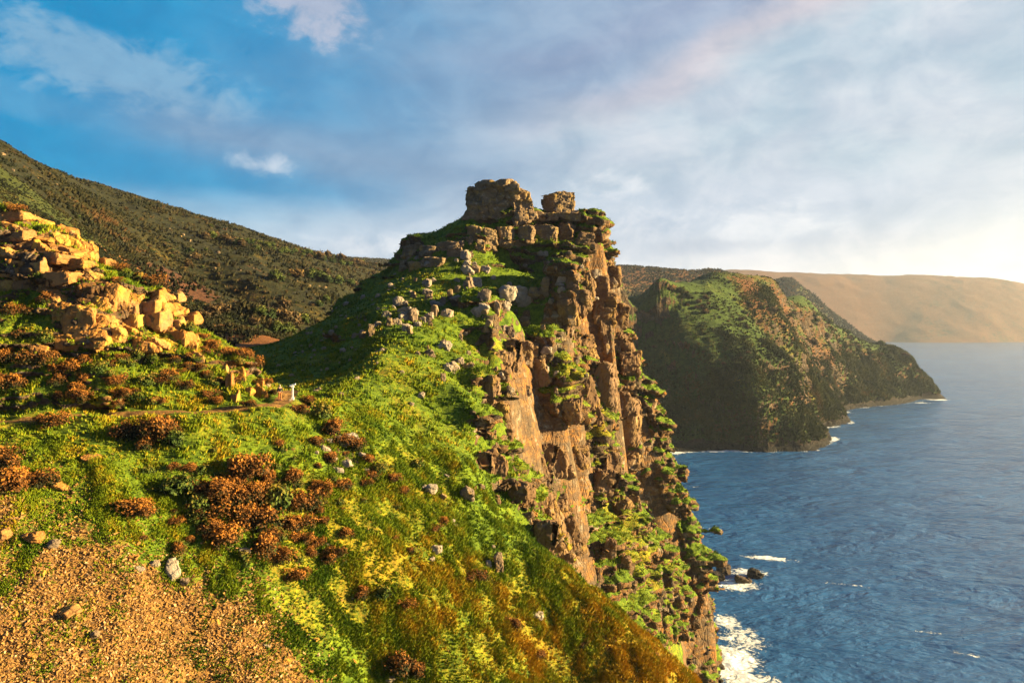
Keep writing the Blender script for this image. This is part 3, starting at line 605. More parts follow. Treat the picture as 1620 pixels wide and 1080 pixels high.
def crag(name, B, z0, z1, h, mat, amp, blk, box_m=4.0):
    xs = np.arange(B[0], B[1] + h, h); ys = np.arange(B[2], B[3] + h, h); zs = np.arange(z0, z1 + h, h)
    x, y = np.meshgrid(xs, ys, indexing='ij')
    hh = H(x, y); gx, gy = slope(x, y, 1.2); g = np.hypot(gx, gy)
    edge = inbox(x, y, B, box_m)
    st = smooth(0.75, 1.35, g + 0.25 * fbm(x / 6, y / 6)) ; st = np.maximum(st, np.clip(patches(x, y, ROCKY), 0, 1)) * edge
    hh = hh + detail(x, y) * (0.55 + 0.9 * st); hh = flatten(x, y, hh)
    gn = np.sqrt(1 + g * g)
    Fd = np.empty((len(xs), len(ys), len(zs)), np.float32)
    for k, zz in enumerate(zs): Fd[:, :, k] = (zz - hh) / gn
    I, J, K = np.nonzero((np.abs(Fd) < 8.5 * amp) & (st[:, :, None] > 0.02))
    px, py, pz = xs[I].astype(np.float32), ys[J].astype(np.float32), zs[K].astype(np.float32)
    tl = pz + 0.10 * px - 0.06 * py + 2.0 * vnoise(px / 14, py / 14, pz / 14)
    saw = lambda t, T: ((t / T) % 1.0)
    led = (saw(tl, 6.5) - 0.5) * 1.2 + (saw(tl + 1.3, 2.3) - 0.5) * 0.5
    cleft = 1 - np.abs(vnoise(px / 11 + .3 * pz / 11, py / 11, pz / 38)) * 2; cleft = smooth(0.45, 0.95, cleft) * 4.6
    spur = 4.0 * vnoise(px / 13, py / 13 + 4, pz / 15)
    gul = np.abs(vnoise(px / 9, py / 9, pz / 40)) * 2.2 + np.abs(vnoise(px / 4, py / 4 + 9, pz / 16)) * 1.0
    Fd[I, J, K] += amp * st[I, J] * (led * 2.0 - 0.9 * (gul - 1.2) + 0.7 * vnoise(px / 3, py / 3, pz / 3) + (cleft - 0.8 + spur) * smooth(114, 104, pz) * (amp > .6))
    V, Fq = surface_nets(Fd, (B[0], B[2], z0), h); del Fd
    Fq = drop_islands(V, Fq)
    # trim boundary skirts and loose islands
    N = vnormals(lap(V, Fq, 2), Fq)
    x, y, z = V[:, 0].astype(np.float32), V[:, 1].astype(np.float32), V[:, 2].astype(np.float32)
    gx, gy = slope(x, y, 1.2); g = np.hypot(gx, gy); e = inbox(x, y, B, box_m)
    s2 = np.maximum(smooth(0.7, 0.45, N[:, 2]), 0.6 * smooth(0.8, 1.4, g)); s2 = np.maximum(s2, np.clip(patches(x, y, ROCKY) * 1.2, 0, 1)) * e
    tx = x + 0.8 * vnoise(x / 5, y / 5, z / 5); ty = y + 0.8 * vnoise(x / 5 + 7, y / 5, z / 5); tz = z + 0.10 * x - 0.06 * y
    d = 0
    for sc_, zz_, a_, sd in ((8.5, 9.0, 1.3, 9), (4.6, 5.0, 1.0, 0), (2.2, 2.4, 0.85, 3), (1.0, 1.0, 0.42, 6)):
        sc_ *= blk; zz_ *= blk
        v_, e_ = blocks(tx / sc_, ty / sc_, tz / zz_, sd)
        d = d + a_ * blk * ((v_ - 0.5) * 1.7 - 0.35 * smooth(0.10, 0.0, e_))
    Nh = N.copy(); Nh[:, 2] *= 0.45
    V = V + Nh * (s2 * d)[:, None]
    V[:, 2] += (1 - s2) * 0.10 * fbm(x / 0.8, y / 0.8, z / 0.8, 2) - 0.03 * 0
    N = vnormals(V, Fq); mk, ti = masks(V, lap(N, Fq, 3), 1.0, (0.24, 0.50))
    keep = V[Fq][:, :, 2].max(1) > -1.5; Fq = Fq[keep]
    me = np_mesh(name, V, Fq, [mat], True, {'mask': mk, 'tint': ti}); o = link(bpy.data.objects.new(name, me)); tag(o, kind='structure')
    return o, V, Fq, N, mk
LN = math.log
G_hill = polar('hillside', -1.0, 1.0, 1150, LN(30), LN(240), 900, M_land, sink=True, rk=(0.22, 0.40))
G_crag = crag('crag', CB, -3.0, 126.0, 0.47 if not PREVIEW else 0.9, M_crag, 1.0, 1.0)
G_out = crag('outcrop_slope', OB, 72.0, 108.0, 0.22 if not PREVIEW else 0.45, M_crag, 0.45, 0.5, 2.0)
print('near', round(time.time() - T0, 1))
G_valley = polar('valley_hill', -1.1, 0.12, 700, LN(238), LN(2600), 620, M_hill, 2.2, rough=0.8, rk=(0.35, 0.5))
G_head = polar('headland', 0.119, 0.75, 760, LN(238), LN(2600), 700, M_head, 2.4, rough=1.0, rk=(0.30, 0.52), blk=0.75)
G_far = polar('far_headland', -1.1, 1.1, 560, LN(2595), LN(5400), 200, M_far, 16.0, rough=1.0, rk=(0.3, 0.5))
def build_sea():
    us = np.concatenate([np.linspace(-2.2, -0.7, 20), np.linspace(-0.68, 0.05, 40), np.linspace(0.06, 0.85, 560), np.linspace(0.9, 2.2, 30)])
    vs = np.concatenate([np.linspace(LN(40), LN(130), 40), np.linspace(LN(131), LN(3300), 900), np.linspace(LN(3400), LN(8500), 30)])
    u, v = np.meshgrid(us, vs, indexing='ij'); y = np.exp(v).ravel(); x = u.ravel() * y
    a, b = x * math.cos(.45) + y * math.sin(.45), -x * math.sin(.45) + y * math.cos(.45)
    fade = smooth(1500, 300, y)
    z = 0.55 * fade * (fbm(a / 26, b / 11, o=4, g=.55)) + 0.12 * fade * fbm(a / 4, b / 2.2, o=2)
    h = H(x, y)
    foam = np.where(h < 1.0, smooth(-9, -0.5, h + 3.0 * fbm(x / 18, y / 18)), 1.0) * (0.9 + 0.25 * smooth(280, 200, y)) * smooth(1400, 300, y) * (0.75 + 0.7 * vnoise(x / 16, y / 16))
    fp = []
    for px, py, rx, ry, r_, am in ((1155, 1045, 9, 13, 0, 1.0), (1175, 1010, 9, 10, 0, .75), (1150, 985, 5, 8, 0, .8), (1165, 925, 10, 7, 0, .85), (1180, 905, 9, 5, 0, .9), (1215, 883, 11, 3.2, -14, .95), (1190, 1078, 9, 6, 0, .8),
                                  (1072, 716, 6, 3, 0, .9), (1200, 712, 9, 4, 0, .8), (1300, 672, 10, 14, 0, .8), (1330, 652, 12, 10, 0, .8), (1482, 632, 14, 12, 0, 1.0), (1460, 637, 14, 8, 0, .7), (1275, 690, 6, 10, 0, .9), (1290, 712, 5, 3, 0, .8), (1100, 770, 8, 4, 0, .4), (1110, 835, 8, 4, 0, .45), (1470, 1000, 6, 1.6, -25, .62), (1340, 925, 10, 2, -20, .6), (1530, 1035, 6, 1.6, -25, .6)):
        d = CAMZ * F / (py - HZ); fp.append(((px - 810) / F * d, d, rx, ry, r_, am))
    foam = np.maximum(foam, patches(x, y, fp))
    z = z + 0.5 * foam * np.abs(fbm(x / 3, y / 3)) * (h < 2)
    me = np_mesh('sea', np.stack([x, y, z], 1), grid_faces(len(us), len(vs)), [M_sea], True, {'foam': foam})
    tag(link(bpy.data.objects.new('sea', me)), kind='structure')
build_sea()
print('terrain', round(time.time() - T0, 1))
#@@OBJECTS
# ------------------------------------------------------------------ placing things on the land
bpy.context.view_layer.update()
dg = bpy.context.evaluated_depsgraph_get()
def cast(px, py):
    d = Vector(((px - 810) / F, 1.0, (HZ - py) / F)).normalized()
    ok, p, n, i, o, m_ = sc.ray_cast(dg, Vector((0, 0, CAMZ)) + d * 5, d)
    return (p.copy(), n.copy()) if ok and o.name != 'sea' else (None, None)
def drop(x, y):
    ok, p, n, i, o, m_ = sc.ray_cast(dg, Vector((x, y, 600)), Vector((0, 0, -1)))
    return (p.copy(), n.copy()) if ok else (None, None)
def topix(p): return 810 + F * p.x / p.y, HZ - F * (p.z - CAMZ) / p.y
LAND = [(443, 622, 'the person'), (463, 620, 'the white signpost'), (790, 328, 'the big summit tor'), (884, 320, 'the square summit block'), (785, 905, 'the tall pale boulder'),
        (270, 902, 'the long pale slab'), (60, 850, 'the ochre boulder by the scree'), (300, 1000, 'the scree'), (540, 712, 'the pale slab pile'), (660, 490, 'the jumbled pale rocks'), (585, 530, 'the leaning lit rock'),
        (150, 500, 'the yellow rock face'), (60, 380, 'the stacked ledges'), (250, 500, 'the pinkish ledges'), (375, 595, 'the path-end rocks'), (150, 655, 'the path'), (820, 460, 'the grey crag step'), (960, 400, 'the cliff corner'),
        (840, 700, 'the dark gully'), (690, 870, 'the small rock pair'), (400, 800, 'the gorse thicket'), (255, 670, 'the path-side gorse'), (410, 570, 'the saddle'), (630, 395, 'the left shoulder'), (640, 600, 'the green slope'),
        (1150, 440, 'the headland top'), (1190, 560, 'the shaded field'), (1440, 570, 'the headland tip'), (1270, 600, 'the lit headland ridge'), (440, 500, 'the dark hollow'), (540, 435, 'the hedge line'), (290, 445, 'the red bracken bank'),
        (370, 370, 'the skyline trees'), (40, 260, 'the hill crest'), (610, 945, 'the low dark gorse'), (950, 1000, 'the brown slope edge'), (20, 750, 'the left edge gorse'), (700, 400, 'the upper left cliff'), (1050, 455, 'the top of the shaded field'), (1110, 520, 'the middle of the field'), (1330, 525, 'the falling headland skyline'), (1240, 470, 'the hump of the headland'),
        (1310, 630, 'the headland cove'), (1380, 600, 'the low headland slope'), (1170, 620, 'the dark cliff brow'), (1275, 700, 'the headland corner'), (200, 345, 'the hill skyline'), (490, 402, 'the low skyline end'), (600, 760, 'the gorse below the slab pile'),
        (120, 720, 'the ochre slabs left of the thicket'), (1100, 480, 'the scrubby field ridge'), (1420, 600, 'the tip cliffs'), (1200, 520, 'the ridge bushes'), (480, 660, 'the spur gorse'), (330, 620, 'the bank above the path')]
USED = {}
def name_it(o, px, py, look, cat, group, skip=()):
    """a label from how the thing looks and where it stands among landmarks"""
    L = sorted(LAND, key=lambda a: math.hypot(a[0] - px, a[1] - py)); L = [l for l in L if l[2] not in skip]
    def rel(l, fine=False):
        dx, dy = px - l[0], py - l[1]; d = math.hypot(dx, dy)
        if d < 14: return 'right beside ' + l[2]
        an = math.degrees(math.atan2(-dy, dx)) % 360; names = ['right of', 'up and right of', 'above', 'up and left of', 'left of', 'down and left of', 'below', 'down and right of']
        return ('just ' if d < 45 else '' if d < 100 else 'well ') + names[int((an + 22.5) // 45) % 8] + ' ' + l[2]
    opts = [f'{look} {rel(L[0])}', f'{look} {rel(L[1])}', f'{look} {rel(L[0])}, {rel(L[1])}', f'{look} {rel(L[2])}', f'{look} {rel(L[0])}, {rel(L[2])}', f'{look} {rel(L[1])}, {rel(L[2])}', f'{look} {rel(L[0])}, {rel(L[3])}', f'{look} {rel(L[3])}']
    opts = [t for t in opts if 4 <= len(t.split()) <= 16] or [opts[0]]
    for t in opts:
        if t not in USED: break
    USED[t] = 1; tag(o, t, cat, group)
def size_word(px_size, a, b): return 'small' if px_size < a else 'large' if px_size > b else 'medium'

# ------------------------------------------------------------------ rocks
def poly_rock(name, dim, seed, res=20, mat=None, planes=9, noise=0.10, boxy=0.7, bed=0.06, rough=1.0):
    """chiselled rock: a solid cut by random planes, roughened"""
    r = np.random.default_rng(seed); dim = np.array(dim, float); mx = dim.max(); h = mx * 1.2 / res
    org = -(dim / 2 * 1.2 + h); n = np.ceil((dim * 1.2 + 2 * h) / h).astype(int) + 1
    g = [org[a] + h * np.arange(n[a]) for a in range(3)]; x, y, z = np.meshgrid(*g, indexing='ij')
    Fd = np.full(x.shape, -9.0)
    N = []
    for ax in range(3):
        for sg in (-1, 1):
            v = np.zeros(3); v[ax] = sg; v += r.normal(0, 0.16, 3); v /= np.linalg.norm(v); N.append((v, dim[ax] / 2 * r.uniform(0.85, 1.0)))
    for _ in range(planes):
        v = r.normal(0, 1, 3); v /= np.linalg.norm(v); N.append((v, float(np.abs(v * dim / 2).sum()) * r.uniform(boxy - 0.12, boxy + 0.08)))
    for v, d in N: Fd = np.maximum(Fd, x * v[0] + y * v[1] + z * v[2] - d)
    k = 3.2 / mx; o = seed * 3.1
    Fd = Fd + noise * mx * (0.6 * fbm(x * k + o, y * k, z * k * 1.4, 3) + 0.25 * np.abs(fbm(x * k * 3 + o, y * k * 3, z * k * 3, 2)))
    tl = (z + 0.12 * x) / (dim[2] * 0.27) + 0.3 * vnoise(x * k, y * k); Fd = Fd + bed * mx * 0.5 * ((tl % 1.0) - 0.5)
    V, Fq = surface_nets(Fd.astype(np.float32), tuple(org), h)
    Nn = vnormals(lap(V, Fq, 1), Fq); q = V / mx + seed
    for c_, a_ in ((2.6, .075), (6.0, .030)):
        v_, e_ = blocks(q[:, 0] * c_, q[:, 1] * c_, q[:, 2] * c_ * 1.5, seed % 40); V = V + Nn * (a_ * rough * mx * ((v_ - .5) - .3 * smooth(.12, 0, e_)))[:, None]
    V[:, 2] += dim[2] * 0.5
    return np_mesh(name, V, Fq, [mat], False)
rr = random.Random(5)
BLOCK = [poly_rock('boulder', (1, 0.85, 0.8), 10 + i, 20, M_rock, 12) for i in range(5)]
PALEB = [poly_rock('boulder', (1, 0.8, 0.9), 30 + i, 18, M_pale, 12, boxy=.64) for i in range(5)]
SLAB = [poly_rock('slab', (1, 0.75, 0.26), 50 + i, 26, M_slab, planes=9, noise=0.06, boxy=0.74, bed=0.03, rough=.8) for i in range(5)]
PSLAB = [poly_rock('slab', (1, 0.6, 0.24), 60 + i, 22, M_pale, planes=9, noise=0.05, boxy=0.74, bed=0.03, rough=.8) for i in range(4)]
OCHB = [poly_rock('boulder', (1, 0.8, 0.85), 90 + i, 24, M_slab, 14, boxy=.7) for i in range(4)]
PILL = [poly_rock('pillar', (0.6, 0.6, 1.3), 70 + i, 20, M_rock, planes=6, boxy=0.8) for i in range(4)]
KIND = {'ochre': (OCHB, 'boulder', 'ochre boulder'), 'block': (BLOCK, 'boulder', 'tan boulder'), 'pale': (PALEB, 'boulder', 'pale grey boulder'), 'slab': (SLAB, 'rock_slab', 'ochre rock slab'), 'pslab': (PSLAB, 'rock_slab', 'pale flat slab'), 'pillar': (PILL, 'rock_pillar', 'upright jointed rock')}
def put_rock(px, py, wpx, kind='block', look=None, group=None, hr=1.0, tilt=10, yaw=None, sink=0.38, label=None, follow=0.0):
    p, n = cast(px, py)
    if p is None: return None
    ms, nm, lk = KIND[kind]; w = wpx / F * p.y * .82
    o = link(bpy.data.objects.new(nm, rr.choice(ms))); o.scale = (w, w * rr.uniform(0.85, 1.1), w * hr * rr.uniform(0.85, 1.15))
    q = Vector((0, 0, 1)).rotation_difference(Vector((0, 0, 1)).lerp(n, follow).normalized())
    yw = rr.uniform(-25, 25) + (180 if rr.random() < .5 else 0) if yaw is None else yaw
    o.rotation_mode = 'QUATERNION'
    o.rotation_quaternion = q @ Matrix.Rotation(R(rr.uniform(-tilt, tilt)), 3, 'X').to_quaternion() @ Matrix.Rotation(R(rr.uniform(-tilt, tilt)), 3, 'Y').to_quaternion() @ Matrix.Rotation(R(yw), 3, 'Z').to_quaternion()
    hgt = {'ochre': .85, 'block': .8, 'pale': .9, 'slab': .26, 'pslab': .24, 'pillar': 1.3}[kind] * o.scale.z
    o.location = p - Vector((0, 0, 1)) * hgt * sink
    if label: tag(o, label, 'rock', group); USED[label] = 1
    else: name_it(o, px, py, f'{size_word(wpx, 14, 34)} {look or lk}', 'rock', group)
    return o

# the summit tors
def tor(name, px0, px1, pt, pb, Y, seed, label, planes, depth, boxy, res=46, yaw=0, noise=0.07):
    w = (px1 - px0) / F * Y; h = (pb - pt) / F * Y
    me = poly_rock(name, (w, depth, h), seed, res, M_tor, planes, noise, boxy, 0.05)
    o = link(bpy.data.objects.new(name, me)); o.location = (((px0 + px1) / 2 - 810) / F * Y, Y, CAMZ + (HZ - pb) / F * Y); o.rotation_euler.z = R(yaw)
    tag(o, label, 'rock', 'summit rocks'); return o
TY = 173.0
tor('rock_tor', 728, 850, 292, 376, TY, 101, 'broad craggy rock tor with a rounded dark top on the summit', 16, 11, .66, 64, -8, 0.10)
tor('rock_tor', 806, 842, 297, 356, TY - 2.5, 104, 'sunlit ochre end block of the summit tor, beside the gap', 7, 6, .85, 36, 10)
tor('rock_block', 866, 902, 303, 350, TY + 1, 107, 'square topped orange rock block standing right of the summit gap', 4, 6, .98, 40, 14, 0.05)
tor('rock_slab', 846, 880, 337, 352, TY - 1, 109, 'low sloping rock slab filling the gap between summit tor and block', 5, 6, .85, 26, 5)
tor('rock_slab', 880, 912, 336, 350, TY - 1, 113, 'flat rock ledge under the square summit block', 4, 6, .9, 26, 0)
for i, (px, py, w, h) in enumerate(((748, 374, 24, 40), (772, 378, 24, 38), (800, 376, 30, 36), (832, 374, 30, 34), (866, 372, 34, 34), (897, 374, 32, 36), (924, 382, 28, 34), (905, 458, 22, 44), (930, 456, 26, 48), (955, 458, 26, 50), (972, 440, 18, 40), (760, 395, 14, 34), (815, 388, 16, 24), (985, 500, 18, 46), (995, 560, 16, 44), (960, 520, 20, 40), (650, 402, 34, 26), (678, 398, 34, 22), (706, 392, 34, 22), (640, 420, 22, 20), (690, 416, 36, 22), (720, 402, 28, 26), (660, 424, 30, 20))):
    p_, n_2 = cast(px, py)
    if p_ is not None:
        s_ = p_.y / F; o = link(bpy.data.objects.new('rock_outcrop', poly_rock('rock_outcrop', (w * s_, w * s_ * 1.1, h * s_), 120 + i, 26, M_cragrock if px > 890 or py > 440 else M_tor, 11, .07, .84, .05)))
        o.location = (p_.x, p_.y + w * s_ * .28, p_.z - h * s_ * .5); o.rotation_euler = (R(rr.uniform(-4, 4)), R(rr.uniform(-4, 4)), R(rr.uniform(-15, 15))); name_it(o, px, py, 'jointed cliff block', 'rock', 'cliff band blocks under the summit')
0 and tor('rock_slab', 925, 952, 349, 360, TY + 1, 115, 'thin overhanging rock ledge at the top right cliff corner', 4, 6, .9, 26, 0)

# outcrop above the path: stacked beds and the upright yellow face
OG = 'bedded slabs of the outcrop above the path'
def bed(px, py, wpx, hpx, Y=None, kind='slab', look=None, label=None, depth=None, tilt=5, seed=0):
    p, n = cast(px, py)
    if p is None: return
    Y = Y or p.y; w = wpx / F * Y; h = hpx / F * Y; ms, nm, lk = KIND[kind]; base = {'ochre': .85, 'slab': .26, 'pslab': .24, 'block': .8, 'pale': .9, 'pillar': 1.3}[kind]; wd = .6 if kind == 'pillar' else 1
    o = link(bpy.data.objects.new(nm, rr.choice(ms))); o.scale = (w / wd, (depth or w * 0.9) / wd, h / base)
    o.rotation_euler = (R(rr.uniform(-tilt, tilt)), R(rr.uniform(-tilt, tilt) + 3), R(rr.uniform(-22, 12)))
    o.location = Vector(((px - 810) / F * Y, Y + 0.25 * min(w, depth or w), CAMZ + (HZ - py) / F * Y - h * 0.5))
    if label: tag(o, label, 'rock', OG); USED[label] = 1
    else: name_it(o, px, py, f'{size_word(wpx, 34, 62)} {look or lk}', 'rock', OG, ('the skyline trees',))
for px, py, w, h in ((18, 345, 46, 12), (10, 360, 40, 12), (20, 378, 30, 10), (60, 350, 40, 10), (52, 372, 88, 17), (100, 365, 40, 15), (14, 402, 62, 15), (66, 398, 40, 18), (98, 400, 66, 16), (30, 416, 50, 14), (82, 412, 70, 14),
                     (116, 388, 46, 14), (130, 405, 30, 15), (20, 372, 56, 12), (46, 388, 50, 12), (92, 441, 60, 15), (145, 436, 30, 12), (118, 420, 44, 12), (160, 420, 30, 14), (10, 432, 36, 14), (138, 395, 22, 18), (60, 425, 30, 12)):
    bed(px, py, w * 1.15, h * 1.15)
for i in range(34):
    if i < 20: px, py = rr.uniform(-10, 135), rr.uniform(345, 462)
    else: px, py = rr.uniform(195, 300), rr.uniform(462, 552)
    if px > 60 and py < 345 + (px - 60) * .55: continue
    bed(px, py, rr.uniform(26, 62), rr.uniform(11, 22), look='golden layered slab')
for i in range(9): bed(rr.uniform(75, 200), rr.uniform(475, 565), rr.uniform(24, 44), rr.uniform(20, 34), kind='ochre', look='golden cracked block', depth=2.2)
for px, py, w, h in ((205, 470, 40, 18), (225, 485, 60, 20), (245, 475, 44, 14), (262, 492, 52, 16), (230, 505, 64, 22), (255, 512, 60, 16), (212, 520, 40, 22), (270, 520, 40, 15), (240, 465, 38, 12), (285, 505, 30, 12), (280, 540, 44, 18), (300, 545, 26, 16)):
    bed(px, py, w * 1.15, h * 1.2, look='pinkish tan rock slab')
for px, py, w, h, d, lb in ((120, 520, 62, 80, 3.0, 'tall pale ochre block at the left of the yellow rock face'), (168, 478, 54, 72, 3.0, 'tall smooth upright slab, the highest of the yellow rock face'), (150, 535, 44, 40, 2.6, 'cracked mid block low in the yellow rock face'),
                            (178, 532, 46, 34, 2.4, 'wedge shaped yellow block under the tall smooth slab'), (100, 495, 34, 40, 2.6, 'square ochre block on the upper left of the yellow rock face'), (160, 548, 34, 18, 1.6, 'small yellow foot block below the rock face'),
                            (98, 540, 34, 30, 2.0, 'rounded orange block at the left foot of the yellow rock face'), (8, 460, 30, 42, 2.5, 'yellow rock knob at the left edge of the photo'), (60, 555, 30, 22, 1.5, 'low orange rock left below the yellow face')):
    bed(px, py, w, h, kind='ochre', label=lb, depth=d)
for px, py, w, h in ((370, 590, 36, 12), (378, 600, 30, 12), (362, 612, 14, 30), (405, 605, 30, 10), (412, 622, 26, 22), (392, 622, 16, 12), (368, 632, 18, 20), (350, 585, 22, 10), (340, 560, 24, 12), (310, 565, 26, 14)):
    bed(px, py, w, h, look='sunlit leaning slab', depth=1.2, tilt=16)

# named single rocks on the lower slope
put_rock(790, 902, 30, 'pillar', hr=1.0, tilt=8, sink=.15, label='tallest pale upright boulder on the lower right slope', group='rocks on the lower slope')
put_rock(772, 893, 14, 'pale', label='small white rock leaning on the tallest pale boulder', group='rocks on the lower slope')
put_rock(690, 872, 24, 'pale', label='split white boulder on the mid slope, left of the tallest pale one', group='rocks on the lower slope')
put_rock(682, 884, 15, 'pslab', hr=2, label='small white shard below the split white boulder', group='rocks on the lower slope')
put_rock(850, 973, 30, 'pslab', hr=1.6, follow=.6, label='flat pale slab lowest on the right hand slope', group='rocks on the lower slope')
put_rock(270, 902, 44, 'pslab', hr=1.6, follow=.7, yaw=-35, label='long white slab at the upper edge of the scree', group='rocks on the lower slope')
put_rock(245, 893, 18, 'pale', label='tan cube of rock touching the long white slab', group='rocks on the lower slope')
put_rock(52, 852, 40, 'ochre', hr=.8, label='broad ochre boulder at the left end of the scree', group='rocks on the lower slope')
put_rock(85, 862, 22, 'block', label='smaller brown rock beside the broad ochre boulder', group='rocks on the lower slope')
put_rock(8, 848, 30, 'ochre', label='ochre rock cut by the left edge above the scree', group='rocks on the lower slope')
for px, py, w in ((515, 712, 26), (528, 728, 28), (545, 700, 34), (555, 692, 30), (572, 720, 18), (535, 745, 22), (520, 700, 22), (548, 735, 26), (500, 716, 14), (580, 745, 14)):
    put_rock(px, py, w, 'pslab', hr=2.0, tilt=18, group='pale slab pile on the spur')
S = [(707, 583, 18, 'pale'), (716, 590, 10, 'pslab'), (700, 550, 26, 'pale'), (715, 582, 24, 'pale'), (680, 776, 26, 'pale'), (672, 772, 14, 'pale'), (737, 780, 26, 'block'), (707, 752, 12, 'pslab'), (700, 785, 12, 'block'), (720, 830, 16, 'pslab'), (715, 825, 10, 'pale'),
     (735, 860, 8, 'pslab'), (730, 850, 9, 'pslab'), (500, 797, 22, 'pslab'), (385, 870, 26, 'pslab'), (520, 860, 16, 'pslab'), (140, 725, 26, 'slab'), (95, 768, 36, 'slab'), (155, 722, 18, 'slab'), (620, 1072, 26, 'pslab'), (505, 620, 16, 'block'), (565, 600, 12, 'pale'),
     (500, 622, 14, 'pale'), (540, 625, 12, 'block'), (605, 555, 12, 'pale'), (635, 590, 10, 'pale'), (660, 560, 10, 'pale'), (740, 560, 12, 'pale'), (835, 795, 22, 'slab'), (760, 770, 12, 'block'), (845, 812, 14, 'slab'), (650, 640, 10, 'pale'), (780, 865, 9, 'pale'),
     (500, 1010, 14, 'slab'), (560, 1045, 12, 'slab'), (210, 880, 22, 'slab'), (222, 900, 18, 'pslab'), (290, 920, 16, 'block'), (110, 965, 46, 'slab'), (340, 985, 26, 'slab'), (350, 1005, 18, 'slab'), (420, 1020, 18, 'pslab'), (455, 1045, 20, 'slab'), (490, 1060, 16, 'slab'),
     (50, 1035, 26, 'slab'), (40, 1000, 18, 'slab'), (150, 1005, 18, 'block'), (260, 1060, 20, 'slab'), (20, 970, 20, 'slab'), (300, 960, 18, 'slab'), (65, 905, 20, 'slab'), (200, 925, 16, 'slab')]
for px, py, w, k in S: put_rock(px, py, w, k, follow=.5, group='loose rocks on the slope')
# jumble of pale rocks on the ridge crest
put_rock(587, 532, 20, 'pillar', hr=1.15, tilt=6, sink=.1, label='sunlit leaning rock standing alone at the shadow edge', group='ridge rocks')
put_rock(575, 532, 16, 'block', label='shaded boulder backing the sunlit leaning rock', group='ridge rocks')
for px, py, w, k in ((632, 482, 24, 'pale'), (655, 470, 16, 'pillar'), (640, 505, 28, 'pale'), (655, 500, 22, 'pale'), (628, 512, 20, 'pale'), (645, 522, 24, 'pale'), (662, 515, 16, 'pale'), (612, 500, 18, 'pale'), (598, 515, 14, 'pale'), (680, 470, 16, 'pillar'), (688, 498, 24, 'pillar'),
                     (700, 480, 18, 'pillar'), (712, 470, 20, 'pillar'), (722, 462, 18, 'pillar'), (670, 508, 16, 'pale'), (765, 490, 26, 'pale'), (760, 470, 18, 'pale'), (740, 455, 20, 'pillar'), (752, 450, 26, 'pale'), (735, 405, 20, 'pale'), (738, 420, 16, 'pale'), (730, 390, 18, 'pillar'),
                     (745, 385, 16, 'pillar'), (760, 378, 14, 'pillar'), (785, 385, 14, 'pillar'), (820, 470, 34, 'pale'), (845, 465, 30, 'block'), (868, 460, 20, 'pale'), (800, 485, 22, 'pale'), (890, 445, 22, 'pale'), (888, 460, 16, 'pale'), (840, 430, 14, 'pale'), (780, 440, 12, 'pale'),
                     (930, 435, 22, 'pillar'), (950, 440, 22, 'pillar'), (965, 450, 26, 'block'), (915, 440, 16, 'pillar'), (860, 520, 14, 'pillar'), (880, 500, 16, 'pillar'), (830, 510, 20, 'block'), (865, 555, 20, 'pale'), (920, 470, 18, 'block'), (800, 520, 14, 'pale'), (905, 510, 14, 'pillar')):
    put_rock(px, py, w, k, group='rocks crowning the ridge')
# pale stones strewn over the shaded flank
r2 = random.Random(11)
for px, py, w in ((640, 492, 38), (655, 508, 34), (690, 482, 38), (720, 472, 34), (745, 455, 32), (762, 482, 42), (800, 472, 46), (830, 480, 44), (860, 458, 34), (890, 452, 32), (770, 520, 28), (650, 530, 24), (735, 410, 28), (742, 432, 26), (880, 500, 26), (940, 472, 28), (680, 505, 26), (705, 500, 30), (785, 495, 26), (615, 515, 22)):
    put_rock(px, py, w * .82, r2.choice(('pale', 'pslab', 'pillar')), look='pale jagged crag rock', hr=1.1, tilt=16, sink=.3, group='pale crag rocks below the summit')
CRAGB = [poly_rock('crag_block', (1, .9, 1.25), 160 + i, 26, M_cragrock, 13, .10, .72, .07, 1.3) for i in range(8)]
for i in range(88):
    px = r2.uniform(765, 1010); py = r2.uniform(470, 900)
    if py > 500 + (px - 765) * 2.6 + 330 or (px > 960 and py < 520): continue
    p_, n_2 = cast(px, py)
    if p_ is None or p_.y < 84 or p_.y > 190 or n_2.z > .8: continue
    w = r2.uniform(16, 42); s_ = w * p_.y / F; o = link(bpy.data.objects.new('crag_block', r2.choice(CRAGB))); o.scale = (s_, s_ * .9, s_ * r2.uniform(.8, 1.7))
    o.location = p_ - n_2 * s_ * .22 - Vector((0, 0, .6 * o.scale.z)); o.rotation_euler = (R(r2.uniform(-12, 12)), R(r2.uniform(-12, 12)), r2.uniform(-.6, .6)); name_it(o, px, py, f'{size_word(w, 22, 34)} brown crag block', 'rock', 'jutting blocks of the sea cliff')
for i in range(85):
    px = r2.uniform(650, 975); py = r2.uniform(400, 640); w = r2.choice((8, 10, 12, 14, 18, 22)); put_rock(px, py, w, r2.choice(('pillar', 'block', 'pillar', 'pale', 'pale')), group='broken rocks on the crag face')
n_ = 0
while n_ < 95:
    t = r2.random(); px = 440 + 230 * t + r2.gauss(0, 26); py = 585 - 130 * t + r2.gauss(0, 26)
    if py > 610 or px < 415 or px > 700: continue
    p, n = cast(px, py)
    if p is None or p.y > 190 or p.y < 88: continue
    w = r2.choice((5, 6, 7, 8, 10, 12)); put_rock(px, py, w, r2.choice(('pale', 'pslab', 'pale')), look='blue grey stone', follow=.5, group='stones strewn over the shaded flank'); n_ += 1
